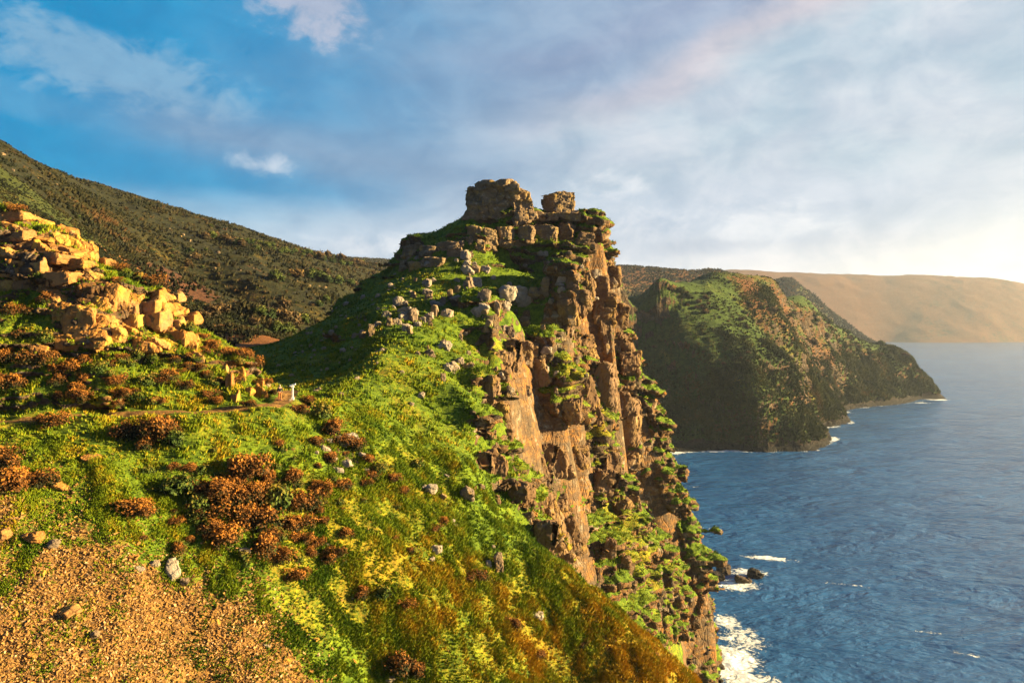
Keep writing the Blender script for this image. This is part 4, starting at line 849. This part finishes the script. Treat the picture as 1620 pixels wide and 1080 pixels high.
# hillside tors in the valley
for px, py, w in ((285, 375, 7), (300, 382, 6), (295, 392, 7), (290, 372, 6), (345, 400, 8), (352, 412, 7), (360, 405, 5), (268, 362, 4), (302, 405, 5), (340, 425, 6), (350, 432, 5), (20, 270, 6), (60, 282, 5), (5, 245, 8), (90, 292, 4), (380, 428, 4), (490, 452, 5), (515, 455, 5), (505, 453, 4), (145, 348, 5), (400, 425, 4), (325, 395, 5), (470, 445, 4)):
    put_rock(px, py, w * 1.0, 'block', group='rocks on the far valley side')
# rocks in the surf
def searock(px, py, w, h, d, label, seed, yaw=0):
    Y = CAMZ * F / (py - HZ); s = Y / F
    o = link(bpy.data.objects.new('sea_rock', poly_rock('sea_rock', (w * s, d, h * s * 1.6), seed, 22, M_wetrock, 9, .12, .72)))
    o.location = ((px - 810) * s, Y, -h * s * 0.45); o.rotation_euler.z = R(yaw); tag(o, label, 'rock', 'black rocks in the surf')
searock(1143, 905, 26, 12, 6, 'black wet rock in the surf touching the cliff foot', 201)
searock(1132, 915, 20, 10, 5, 'small black rock tucked against the cliff foot', 202)
searock(1195, 912, 26, 10, 5, 'outermost black rock in the surf, amid white foam', 203, -10)
searock(1176, 920, 34, 7, 4, 'low black ledge joining the rocks in the surf', 204, 15)
searock(1122, 1052, 34, 26, 6, 'large dark rock at the base of the cliff by the foam', 205, 20)
searock(1282, 690, 12, 5, 8, 'dark skerry at the foot of the headland corner', 206)
searock(1318, 655, 16, 5, 10, 'dark skerry beside the headland cove', 207)
print('rocks', round(time.time() - T0, 1))

# ------------------------------------------------------------------ plants
def leaf_mesh(name, n, seed, mats, lobes=5, leaf=0.11, flat=0.75, hollow=0.55, stems=True, crown_z=0.0, core=True, spread=1.0):
    """unit plant about 1 wide: leaf-sized faces through a lumpy crown"""
    r = np.random.default_rng(seed); L = []
    for i in range(lobes):
        a = r.uniform(0, 6.283); q = r.uniform(0, 0.30) * spread if i else 0
        L.append((q * math.cos(a), q * math.sin(a), r.uniform(0.18, 0.46) * flat, r.uniform(0.20, 0.33)))
    L = np.array(L); k = r.integers(0, lobes, n); d = r.normal(0, 1, (n, 3)); d /= np.linalg.norm(d, axis=1)[:, None]; d[:, 2] = np.where(d[:, 2] < -0.35, -d[:, 2], d[:, 2])
    lump = 1 + 0.62 * fbm(d[:, 0] * 2.6 + seed, d[:, 1] * 2.6 + k * 3.3, d[:, 2] * 2.6, 3)
    rad = (hollow + (1 - hollow) * r.random(n) ** 0.5) * lump; P = L[k, :3] + d * (L[k, 3] * rad)[:, None] * np.array([1, 1, flat * 1.15]); P[:, 2] = np.maximum(P[:, 2], 0.01)
    kp = fbm(P[:, 0] * 7 + seed, P[:, 1] * 7, P[:, 2] * 7, 2) > -0.16; P, d, rad, k = P[kp], d[kp], rad[kp], k[kp]; n = len(P)
    nn = d + r.normal(0, 0.55, (n, 3)); nn /= np.linalg.norm(nn, axis=1)[:, None]
    t = np.cross(nn, r.normal(0, 1, (n, 3))); t /= np.linalg.norm(t, axis=1)[:, None]; b = np.cross(nn, t); s = leaf * r.uniform(0.5, 1.25, n)[:, None]
    V = np.stack([P - t * s * .5, P + b * s * .32, P + t * s * .65, P - b * s * .32], 1).reshape(-1, 3); V[:, 2] += crown_z
    Fq = np.arange(4 * n).reshape(n, 4)
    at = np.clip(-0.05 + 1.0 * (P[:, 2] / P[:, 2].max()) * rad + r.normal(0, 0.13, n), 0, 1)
    at = np.repeat(at, 4); mi = np.zeros(n, int)
    if stems:
        SV, SF = [], []
        for i in range(9):
            a = r.uniform(0, 6.283); e = np.array([math.cos(a) * r.uniform(.08, .3), math.sin(a) * r.uniform(.08, .3), r.uniform(.2, .42) * flat]); w_ = 0.014
            base = len(V) + len(SV); u = np.array([math.sin(a), -math.cos(a), 0]) * w_; v = np.array([math.cos(a), math.sin(a), 0]) * w_
            SV += [u, v, -u, -v, e + u * .4, e + v * .4, e - u * .4, e - v * .4]
            SF += [[base + q, base + (q + 1) % 4, base + 4 + (q + 1) % 4, base + 4 + q] for q in range(4)]
        V = np.concatenate([V, np.array(SV)]); Fq = np.concatenate([Fq, np.array(SF)]); at = np.concatenate([at, np.zeros(len(SV))]); mi = np.concatenate([mi, np.ones(len(SF), int)])
    return np_mesh(name, V, Fq, mats, False, {'leaf': at}, midx=mi)
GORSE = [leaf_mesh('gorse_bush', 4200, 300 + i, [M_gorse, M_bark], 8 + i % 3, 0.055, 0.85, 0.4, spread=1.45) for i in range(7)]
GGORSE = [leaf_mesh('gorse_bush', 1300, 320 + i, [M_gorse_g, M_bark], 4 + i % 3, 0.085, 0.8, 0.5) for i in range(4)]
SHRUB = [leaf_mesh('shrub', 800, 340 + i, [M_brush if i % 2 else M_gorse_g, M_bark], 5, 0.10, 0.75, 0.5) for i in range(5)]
rb = random.Random(21)
def put_bush(px, py, size, kind='rust', group='gorse bushes', off=0.1):
    size = size * 1.5
    p, n = cast(px, py)
    if p is None or p.y > 200: return
    ms = GORSE if kind == 'rust' else GGORSE
    o = link(bpy.data.objects.new('gorse_bush', rb.choice(ms))); s = size * rb.uniform(.85, 1.15); o.scale = (s, s * rb.uniform(.8, 1.1), s * rb.uniform(.85, 1.25)); o.rotation_euler = (R(rb.uniform(-8, 8)), R(rb.uniform(-8, 8)), rb.uniform(0, 6.28))
    o.location = p - Vector((0, 0, off * s)) + Vector((0, 0.15 * s, 0))
    name_it(o, px, py - size * 8, f'{size_word(size, 1.3, 2.3)} {"rust orange" if kind == "rust" else "dark green"} gorse {"clump" if group.startswith("low") else "bush"}', 'bush', group, ('the gorse thicket',) if False else ())
B = [(255, 700, 2.8), (228, 712, 2), (200, 700, 2), (272, 712, 1.8), (80, 680, 2), (285, 790, 2.7), (305, 808, 2.3), (333, 795, 2.4), (380, 765, 2.8), (374, 810, 2.3), (402, 800, 2.2), (415, 840, 2.5), (440, 815, 2.6), (350, 865, 2.7), (322, 825, 2.0), (215, 820, 2.3),
     (265, 790, 2.0), (460, 840, 2.1), (480, 810, 2), (460, 770, 1.8), (500, 780, 1.6), (412, 880, 2), (442, 890, 2.0), (466, 918, 1.6), (545, 850, 1.4), (532, 885, 1.5), (518, 893, 1.1), (15, 785, 3), (55, 775, 2.2), (-5, 740, 2.4), (510, 668, 2.3), (522, 690, 2.1), (546, 705, 1.6),
     (562, 715, 1.5), (582, 732, 1.5), (602, 752, 1.5), (500, 708, 1.6), (590, 758, 1.4), (640, 780, 1.1), (606, 955, 1.9), (572, 948, 1.4), (642, 965, 1.2), (632, 1070, 2.3), (655, 1072, 1.7), (762, 922, 1.3), (748, 918, 1.1), (816, 995, 1.4), (856, 1042, .9), (922, 1026, .8),
     (703, 830, 1), (690, 840, 1), (490, 640, 1.4), (476, 655, 1.2), (660, 745, 1.3), (620, 765, 1.2), (575, 770, 1.3), (545, 775, 1.2), (390, 835, 2), (430, 860, 2), (365, 780, 2.2), (395, 750, 1.8), (420, 770, 1.8), (350, 800, 2), (475, 860, 1.6), (490, 880, 1.3), (510, 830, 1.3), (455, 800, 2), (330, 845, 1.8)]
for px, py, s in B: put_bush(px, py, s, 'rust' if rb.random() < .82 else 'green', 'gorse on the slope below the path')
for px, py, s in ((20, 335, 1.5), (45, 335, 1.2), (92, 358, 1.3), (100, 350, 1.1), (142, 380, 1.6), (150, 385, 1.4), (165, 412, 1.2), (186, 428, 1.3), (215, 446, 1.5), (232, 455, 1.7), (200, 440, 1.3), (250, 470, 1.3), (262, 484, 1.1), (300, 525, 1.2), (332, 550, 1.5), (318, 535, 1.2), (360, 562, 1.3),
                  (385, 568, 1.5), (400, 586, 1.4), (420, 608, 1.0), (60, 585, 1.8), (100, 592, 1.7), (130, 635, 2.0), (88, 612, 1.6), (190, 632, 1.5), (212, 636, 1.4), (232, 612, 1.4), (262, 604, 1.4), (292, 614, 1.3), (18, 618, 1.8), (8, 578, 1.8), (35, 535, 1.6), (70, 545, 1.5), (200, 580, 1.3), (160, 590, 1.5),
                  (310, 590, 1.3), (345, 610, 1.2), (330, 630, 1.1), (250, 640, 1.0), (430, 625, .9), (15, 500, 1.4), (45, 500, 1.3), (70, 480, 1.3), (60, 440, 1.0), (180, 452, 1.1), (225, 545, 1.2), (300, 570, 1.2), (275, 575, 1.2), (240, 575, 1.3), (130, 575, 1.4), (395, 545, 1.0)):
    put_bush(px, py, s, 'rust' if rb.random() < .75 else 'green', 'gorse on the outcrop above the path')
n_ = 0
while n_ < 165:      # low bushes scattered through the thicket and up to the outcrop
    t = rb.random()
    if t < .45: px, py, s = rb.gauss(400, 85), rb.gauss(805, 48), rb.uniform(.7, 1.5)
    elif t < .8: px, py, s = rb.uniform(-20, 400), rb.uniform(545, 650), rb.uniform(.8, 1.5)
    else: px, py, s = rb.uniform(420, 720), rb.uniform(700, 900), rb.uniform(.5, .95)
    if 648 < py < 668 and px < 460: continue
    p, n = cast(px, py)
    if p is None or p.y > 100: continue
    put_bush(px, py, s * .8, 'rust' if rb.random() < .45 else 'green', 'low gorse and bracken clumps'); n_ += 1

# trees and shrubs far off, each with its own crown and trunk
CROWN = [leaf_mesh('crown', 1100, 400 + i, [M_tree if i % 3 else M_brush, M_bark], 6, 0.11, 0.95, 0.45, False, -0.10) for i in range(5)]
def trunk_mesh():
    bm = bmesh.new(); prev = None
    for i, (r_, z, x) in enumerate(((.05, -0.15, 0), (.035, .15, .01), (.028, .35, -.01), (.015, .7, .02))):
        ring = [bm.verts.new((x + r_ * math.cos(a * 1.0472), r_ * math.sin(a * 1.0472), z)) for a in range(6)]
        if prev:
            for a in range(6): bm.faces.new((prev[a], prev[(a + 1) % 6], ring[(a + 1) % 6], ring[a]))
        prev = ring
    for a in (0.4, 2.4, 4.4):
        b0 = Vector((0, 0, .3)); e = Vector((.25 * math.cos(a), .25 * math.sin(a), .62)); q = [bm.verts.new(b0 + Vector((.014 * math.cos(t), .014 * math.sin(t), 0))) for t in (0, 2.1, 4.2)]; q2 = [bm.verts.new(e + Vector((.005 * math.cos(t), .005 * math.sin(t), 0))) for t in (0, 2.1, 4.2)]
        for k in range(3): bm.faces.new((q[k], q[(k + 1) % 3], q2[(k + 1) % 3], q2[k]))
    me = bpy.data.meshes.new('trunk'); bm.to_mesh(me); bm.free(); me.materials.append(M_bark); return me
TRUNK = trunk_mesh()
NTREE = [0]
def put_tree(px, py, wpx, look='dark bushy tree', group='trees', hs=1.0):
    p, n = cast(px, py)
    if p is None or p.y < 150 or p.y > 1250 or NTREE[0] >= 298: return
    NTREE[0] += 1
    w = wpx / F * p.y; e = link(bpy.data.objects.new('tree', None)); e.location = p; e.rotation_euler.z = rb.uniform(0, 6.28); e.scale = (w, w, w * hs * rb.uniform(.75, 1.0))
    ci = rb.randrange(5); look = ('brown ' if ci % 3 == 0 else 'green ') + look
    link(bpy.data.objects.new('crown', CROWN[ci]), e); link(bpy.data.objects.new('trunk', TRUNK), e)
    name_it(e, px, py - wpx * .5, f'{size_word(wpx, 14, 26)} {look}', 'tree', group)
for px, py, w in ((435, 445, 30), (425, 505, 34), (445, 510, 36), (465, 515, 34), (410, 500, 28), (450, 490, 28), (480, 512, 28), (335, 500, 32), (350, 495, 26), (322, 505, 24), (505, 485, 22), (515, 478, 18), (470, 530, 26), (455, 528, 28), (490, 520, 24), (440, 525, 26), (400, 515, 22),
                  (470, 440, 24), (488, 440, 24), (505, 442, 26), (520, 447, 24), (535, 450, 24), (550, 452, 22), (460, 436, 18), (560, 455, 18), (495, 434, 18), (515, 436, 18), (300, 400, 14), (310, 410, 16), (298, 420, 16)):
    put_tree(px, py, w * 1.25, 'dark bushy tree', 'trees in the valley')
for i in range(46):
    t = i / 45; px = 325 + t * 250 + rb.uniform(-3, 3); py = 372 + 45 * t + rb.uniform(-1, 9) + (0 if px > 400 else 0)
    put_tree(px, py, rb.uniform(13, 26), 'skyline tree', 'trees along the valley skyline', 1.0)
for i in range(75):
    px = rb.uniform(60, 600); t = (px - 150) / 450; py = rb.uniform(320 + 90 * t, 480 + 10 * t); put_tree(px, py, rb.uniform(5, 12), 'scrubby tree', 'scrub on the valley side', .8)
n_ = 0
for i in range(150):
    t = rb.random() ** 0.9
    if i < 95: px = 1060 + 390 * t + rb.gauss(0, 10); py = 448 + 95 * t ** 1.3 + abs(rb.gauss(0, 22)) + 4
    elif i < 118: px = 1070 + 160 * t + rb.gauss(0, 10); py = 455 + 110 * t + rb.gauss(0, 8)
    elif i < 134: px = 1010 + 190 * t; py = 545 + 35 * t + rb.gauss(0, 5)
    else: px = rb.uniform(1230, 1400); py = rb.uniform(500, 600)
    put_tree(px, py, rb.uniform(6, 15) * (1.25 if i < 60 else .9), 'wind cut bushy tree', 'scrub and trees on the headland', .85)
print('plants', round(time.time() - T0, 1))

# grass tufts and scree stones: uncountable
def sample_faces(G, n, wfun, seed):
    o, V, Fq, N, mk = G; r = np.random.default_rng(seed)
    c = V[Fq].mean(1); a = np.linalg.norm(np.cross(V[Fq[:, 2]] - V[Fq[:, 0]], V[Fq[:, 3]] - V[Fq[:, 1]]), axis=1) / 2
    w = a * wfun(c, N[Fq[:, 0]], mk[Fq[:, 0]]); w = np.maximum(w, 0); w = w / w.sum()
    f = r.choice(len(Fq), n, p=w); s, t = r.random((2, n)); q = V[Fq[f]]
    P = q[:, 0] * ((1 - s) * (1 - t))[:, None] + q[:, 1] * (s * (1 - t))[:, None] + q[:, 2] * (s * t)[:, None] + q[:, 3] * ((1 - s) * t)[:, None]
    return P, N[Fq[f][:, 0]]
def inframe(c, pad=60):
    px = 810 + F * c[:, 0] / c[:, 1]; py = HZ - F * (c[:, 2] - CAMZ) / c[:, 1]; return (px > -pad) & (px < 1620 + pad) & (py < 1080 + pad * 2)
def grass_mesh(name, P, N, seed, hmin, hmax, nb=6, wid=0.05, mat=None, fr=1.0):
    r = np.random.default_rng(seed); n = len(P); T = np.repeat(P, nb, 0); NN = np.repeat(N, nb, 0); m = n * nb
    hh = np.repeat(r.uniform(hmin, hmax, n) * (1 + 0.75 * fbm(P[:, 0] / 1.2 / fr, P[:, 1] / 1.2 / fr)), nb) * r.uniform(.6, 1.15, m)
    a = r.uniform(0, 6.283, m); rad = hh[:, None] * np.stack([np.cos(a), np.sin(a), np.zeros(m)], 1)
    base = T + rad * 0.35; dn = NN.copy(); dn[:, 2] = 0
    tip = base + np.array([0, 0, 1]) * hh[:, None] * r.uniform(.5, 1, m)[:, None] + rad * 0.45 + dn * hh[:, None] * 0.12 + NN * hh[:, None] * 0.15
    sd = np.stack([-np.sin(a), np.cos(a), np.zeros(m)], 1) * (wid * r.uniform(.6, 1.4, m))[:, None]; base = base - NN * 0.05
    mid = (base + tip) / 2 + np.array([0, 0, .12]) * hh[:, None]
    V = np.stack([base - sd, base + sd, mid + sd * .8, tip, mid - sd * .8], 1).reshape(-1, 3)
    i = np.arange(m)[:, None] * 5; Fq = np.concatenate([i + 0, i + 1, i + 2, i + 4], 1); Fq2 = np.concatenate([i + 4, i + 2, i + 3, i + 3], 1)
    dry = patches(P[:, 0], P[:, 1], DRY)
    tv = np.clip(0.33 + 0.45 * dry + 0.38 * fbm(P[:, 0] / 6 / fr, P[:, 1] / 6 / fr, o=3) + 0.42 * fbm(P[:, 0] / 1.1 / fr, P[:, 1] / 1.1 / fr + 40, o=2) + r.normal(0, .10, n), 0, 1)
    at = np.clip(np.repeat(np.repeat(tv, nb) + r.normal(0, .06, m), 5), 0, 1)
    V3 = V; tri = np.concatenate([np.concatenate([i + 0, i + 1, i + 2], 1), np.concatenate([i + 0, i + 2, i + 4], 1), np.concatenate([i + 4, i + 2, i + 3], 1)])
    me = np_mesh(name, V3, tri, [mat or M_grass], True, {'leaf': at}, k=3); o = link(bpy.data.objects.new(name, me)); tag(o, kind='stuff'); return o
def wgrass(c, N, mk):
    k = (1 - smooth(.5, .85, mk[:, 0])) * (1 - 0.85 * smooth(.35, .6, mk[:, 2])) * inframe(c); cl = 0.15 + 1.3 * smooth(-.15, .35, fbm(c[:, 0] / 1.2, c[:, 1] / 1.2, o=3))
    k = k * (path_mask(c[:, 0], c[:, 1]) > 1.25) * (np.hypot(c[:, 0] + 25.2, (c[:, 1] - 80.5) * .6) > 3.0)
    return k * cl * (c[:, 1] > 36) / (c[:, 1] / 60) ** 1.6
box_out = lambda c: (inbox(c[:, 0], c[:, 1], CB, 1.0) < .5) & (inbox(c[:, 0], c[:, 1], OB, 1.0) < .5)
P1, N1 = sample_faces(G_hill, 125000, lambda c, N, mk: wgrass(c, N, mk) * box_out(c) * (c[:, 1] < 130), 1)
o = grass_mesh('grass', P1, N1, 1, .13, .42, 6, .042); tag(o, 'yellow green tussock grass covering the sunlit lower slope', 'grass')
P2, N2 = sample_faces(G_crag, 60000, lambda c, N, mk: wgrass(c, N, mk) * (c[:, 1] < 190) * (c[:, 2] > 15), 2)
o = grass_mesh('grass', P2, N2, 2, .16, .46, 5, .06); tag(o, 'short green grass on the crag and its ledges', 'grass')
P3, N3 = sample_faces(G_out, 16000, wgrass, 3)
o = grass_mesh('grass', P3, N3, 3, .14, .42, 6, .042); tag(o, 'dark green grass between the ledges above the path', 'grass')
def wfar(c, N, mk): return (1 - 0.8 * smooth(.4, .8, mk[:, 0])) * inframe(c) * (c[:, 2] > 4.5) * (0.12 + smooth(-.15, .4, fbm(c[:, 0] / 17, c[:, 1] / 17, o=4))) / (c[:, 1] / 400) ** 1.2
P4, N4 = sample_faces(G_valley, 52000, lambda c, N, mk: wfar(c, N, mk) * (c[:, 1] < 1500), 12)
o = grass_mesh('scrub', P4, N4, 12, .7, 2.4, 6, .38, M_scrub, 12.0); tag(o, 'low dark brown scrub and bracken clothing the valley hill', 'scrub')
P4, N4 = sample_faces(G_head, 60000, lambda c, N, mk: wfar(c, N, mk) * (c[:, 1] < 980) * (0.015 + smooth(0.0, 0.25, c[:, 0] / c[:, 1] - 0.16 - (c[:, 1] - 520) * .0007 + .08 * fbm(c[:, 0] / 60, c[:, 1] / 60)) +  smooth(60, 48, c[:, 2])), 13)
o = grass_mesh('scrub', P4, N4, 13, .8, 2.8, 6, .42, M_headscrub, 12.0); tag(o, 'brown and green scrub covering the headland slopes', 'scrub')
P4, N4 = sample_faces(G_head, 22000, lambda c, N, mk: inframe(c) * (c[:, 1] > 980) * (c[:, 1] < 2100) * (c[:, 2] > 20), 15)
o = grass_mesh('scrub', P4, N4, 15, 2.5, 7.0, 6, 1.1, M_scrub, 30.0); tag(o, 'brown moorland scrub on the ridge behind the headland', 'scrub')
P4, N4 = sample_faces(G_hill, 16000, lambda c, N, mk: inframe(c) * (c[:, 0] < -32) * (c[:, 1] > 108) * (0.2 + smooth(-.2, .3, fbm(c[:, 0] / 12, c[:, 1] / 12))), 14)
o = grass_mesh('scrub', P4, N4, 14, .4, 1.3, 6, .2, M_scrub, 6.0); tag(o, 'brown heath scrub on the near end of the valley hill', 'scrub')
def scree():
    P, N = sample_faces(G_hill, 55000, lambda c, N, mk: np.clip(mk[:, 2] * (1 + .6 * fbm(c[:, 0] / 1.5, c[:, 1] / 1.5)), 0, 1) ** 1.5 * inframe(c) * (path_mask(c[:, 0], c[:, 1]) > 3) + 0.002 * inframe(c) * (c[:, 1] < 75), 9)
    r = np.random.default_rng(4); n = len(P); base = np.array([[-1, -1, -1], [1, -1, -1], [1, 1, -1], [-1, 1, -1], [-1, -1, 1], [1, -1, 1], [1, 1, 1], [-1, 1, 1]]) * .5
    fq = np.array([[0, 3, 2, 1], [4, 5, 6, 7], [0, 1, 5, 4], [1, 2, 6, 5], [2, 3, 7, 6], [3, 0, 4, 7]])
    S = 0.045 + 0.20 * r.random(n) ** 4; sh = np.stack([S * r.uniform(.9, 1.8, n), S * r.uniform(.6, 1.1, n), S * r.uniform(.25, .7, n)], 1)
    V = base[None] * sh[:, None, :] * r.uniform(.45, 1.15, (n, 8, 1)) + r.normal(0, .08, (n, 8, 3)) * S[:, None, None]
    q = r.normal(0, 1, (n, 4)) * np.array([1.6, .35, .35, 1.6]); q /= np.linalg.norm(q, axis=1)[:, None]; w, x, y, z = q.T
    M = np.stack([1 - 2 * (y * y + z * z), 2 * (x * y - w * z), 2 * (x * z + w * y), 2 * (x * y + w * z), 1 - 2 * (x * x + z * z), 2 * (y * z - w * x), 2 * (x * z - w * y), 2 * (y * z + w * x), 1 - 2 * (x * x + y * y)], 1).reshape(n, 3, 3)
    V = np.einsum('nij,nkj->nki', M, V) + P[:, None, :] + np.array([0, 0, .03])
    Fq = (np.arange(n)[:, None, None] * 8 + fq[None]).reshape(-1, 4); at = np.repeat(r.random(n), 8)
    o = link(bpy.data.objects.new('scree', np_mesh('scree', V.reshape(-1, 3), Fq, [M_scree], False, {'leaf': at}))); tag(o, 'loose orange tan scree stones at the lower left', 'scree', kind='stuff')
scree()
print('grass', round(time.time() - T0, 1))

# ------------------------------------------------------------------ person and signpost
M_jacket = plain('navy jacket cloth', (0.012, 0.014, 0.035, 1)); M_trouser = plain('orange trouser cloth', (0.45, 0.16, 0.05, 1)); M_skin = plain('skin', (0.45, 0.26, 0.18, 1), .6, 3, .1); M_hair = plain('grey hair', (0.55, 0.53, 0.50, 1)); M_shoe = plain('shoe', (0.25, 0.03, 0.08, 1))
M_white = plain('white painted wood', (0.80, 0.79, 0.75, 1), .5, 9, .12)
def skin(name, pts, edges, mat, parent, sub=2, loc=(0, 0, 0)):
    me = bpy.data.meshes.new(name); me.from_pydata([p[:3] for p in pts], edges, []); me.materials.append(mat); o = link(bpy.data.objects.new(name, me), parent); o.location = loc
    md = o.modifiers.new('skin', 'SKIN'); md.use_smooth_shade = True
    for i, p in enumerate(pts):
        r_ = p[3]; me.skin_vertices[0].data[i].radius = r_ if isinstance(r_, tuple) else (r_, r_)
    me.skin_vertices[0].data[0].use_root = True
    s_ = o.modifiers.new('sub', 'SUBSURF'); s_.levels = sub; s_.render_levels = sub; return o
def person(px, py):
    p, n = cast(px, py); e = link(bpy.data.objects.new('person', None)); e.location = p; e.rotation_euler.z = R(25)
    body = [(0, 0, .95, (.15, .11)), (0, 0, 1.18, (.14, .10)), (0, 0, 1.40, (.17, .10)), (0, -.01, 1.50, .055), (0, -.02, 1.60, (.075, .09)), (0, -.015, 1.70, (.07, .085)),
            (.10, 0, .88, .09), (.11, -.02, .48, .06), (.11, .01, .08, .04), (.11, -.13, .03, .035), (-.10, 0, .88, .09), (-.12, .03, .48, .06), (-.13, .08, .08, .04), (-.13, -.06, .03, .035),
            (.20, 0, 1.42, .055), (.26, .02, 1.15, .042), (.24, -.14, .93, .032), (.23, -.20, .87, .028), (-.20, 0, 1.42, .055), (-.26, .03, 1.15, .042), (-.25, -.08, .92, .032), (-.24, -.13, .85, .028)]
    ed = [(0, 1), (1, 2), (2, 3), (3, 4), (4, 5), (0, 6), (6, 7), (7, 8), (8, 9), (0, 10), (10, 11), (11, 12), (12, 13), (2, 14), (14, 15), (15, 16), (16, 17), (2, 18), (18, 19), (19, 20), (20, 21)]
    skin('body', body, ed, M_skin, e)
    skin('jacket', [(0, 0, .92, (.18, .14)), (0, 0, 1.18, (.17, .13)), (0, 0, 1.40, (.19, .125)), (0, 0, 1.49, .075), (.21, 0, 1.41, .07), (.265, .02, 1.15, .058), (.245, -.13, .95, .048), (-.21, 0, 1.41, .07), (-.265, .03, 1.15, .058), (-.255, -.07, .94, .048)],
         [(0, 1), (1, 2), (2, 3), (2, 4), (4, 5), (5, 6), (2, 7), (7, 8), (8, 9)], M_jacket, e)
    skin('trousers', [(0, 0, .93, (.16, .125)), (.10, 0, .86, .105), (.11, -.02, .48, .078), (.11, .01, .12, .062), (-.10, 0, .86, .105), (-.12, .03, .48, .078), (-.13, .08, .12, .062)], [(0, 1), (1, 2), (2, 3), (0, 4), (4, 5), (5, 6)], M_trouser, e)
    skin('hair', [(0, .0, 1.72, (.085, .095)), (0, .045, 1.66, (.08, .06)), (0, .06, 1.58, (.06, .04))], [(0, 1), (1, 2)], M_hair, e)
    for s_ in (-1, 1):
        x_ = .11 if s_ > 0 else -.13; y_ = 0 if s_ > 0 else .07
        skin('shoe', [(x_, y_ + .05, .045, .05), (x_, y_ - .06, .04, .05), (x_, y_ - .16, .035, .042)], [(0, 1), (1, 2)], M_shoe, e)
    tag(e, 'person in dark jacket and orange trousers standing beside the path', 'person')
person(443, 633)
def box(bm, c, s, rot=None, bev=0.01):
    r_ = bmesh.ops.create_cube(bm, size=1.0); M = Matrix.Translation(c) @ (rot.to_4x4() if rot else Matrix.Identity(4)) @ Matrix.Diagonal((*s, 1)); bmesh.ops.transform(bm, matrix=M, verts=r_['verts'])
    bmesh.ops.bevel(bm, geom=list({e for v in r_['verts'] for e in v.link_edges}), offset=bev, segments=1, affect='EDGES')
def part(name, mat, parent, f):
    bm = bmesh.new(); f(bm); me = bpy.data.meshes.new(name); bm.to_mesh(me); bm.free(); me.materials.append(mat); return link(bpy.data.objects.new(name, me), parent)
def signpost(px, py):
    p, n = cast(px, py); e = link(bpy.data.objects.new('signpost', None)); e.location = p; e.rotation_euler.z = R(8)
    part('post', M_white, e, lambda bm: (box(bm, (0, 0, .75), (.17, .17, 1.7)), box(bm, (0, 0, .12), (.30, .30, .28))))
    part('collar', M_white, e, lambda bm: box(bm, (0, 0, 1.45), (.30, .26, .16)))
    part('sign_board', M_white, e, lambda bm: box(bm, (0, -.02, 1.66), (.66, .34, .11), Matrix.Rotation(R(-17), 3, 'Y') @ Matrix.Rotation(R(14), 3, 'X')))
    tag(e, 'white painted post with a tilted top board beside the path', 'signpost')
signpost(463, 632)
put_rock(458, 634, 5, 'pale', label='little white stone at the foot of the signpost', group='loose rocks on the slope')

# ------------------------------------------------------------------ haze
def haze():
    bm = bmesh.new(); bmesh.ops.create_cube(bm, size=1.0); me = bpy.data.meshes.new('haze')
    bmesh.ops.transform(bm, matrix=Matrix.Translation((0, 4100, 184)) @ Matrix.Diagonal((39000, 9200, 372, 1)), verts=bm.verts); bm.to_mesh(me); bm.free()
    m = bpy.data.materials.new('haze'); m.use_nodes = True; w = NT(m.node_tree); o = w.new('ShaderNodeOutputMaterial'); v = w.new('ShaderNodeVolumePrincipled'); w.l.new(v.outputs[0], o.inputs['Volume'])
    v.inputs['Color'].default_value = (0.72, 0.82, 1.0, 1); v.inputs['Density'].default_value = 0.000048; v.inputs['Anisotropy'].default_value = 0.4
    me.materials.append(m); tag(link(bpy.data.objects.new('haze', me)), 'pale evening sea haze filling the air over the bay', 'haze', kind='stuff')
haze()
print('done', round(time.time() - T0, 1))
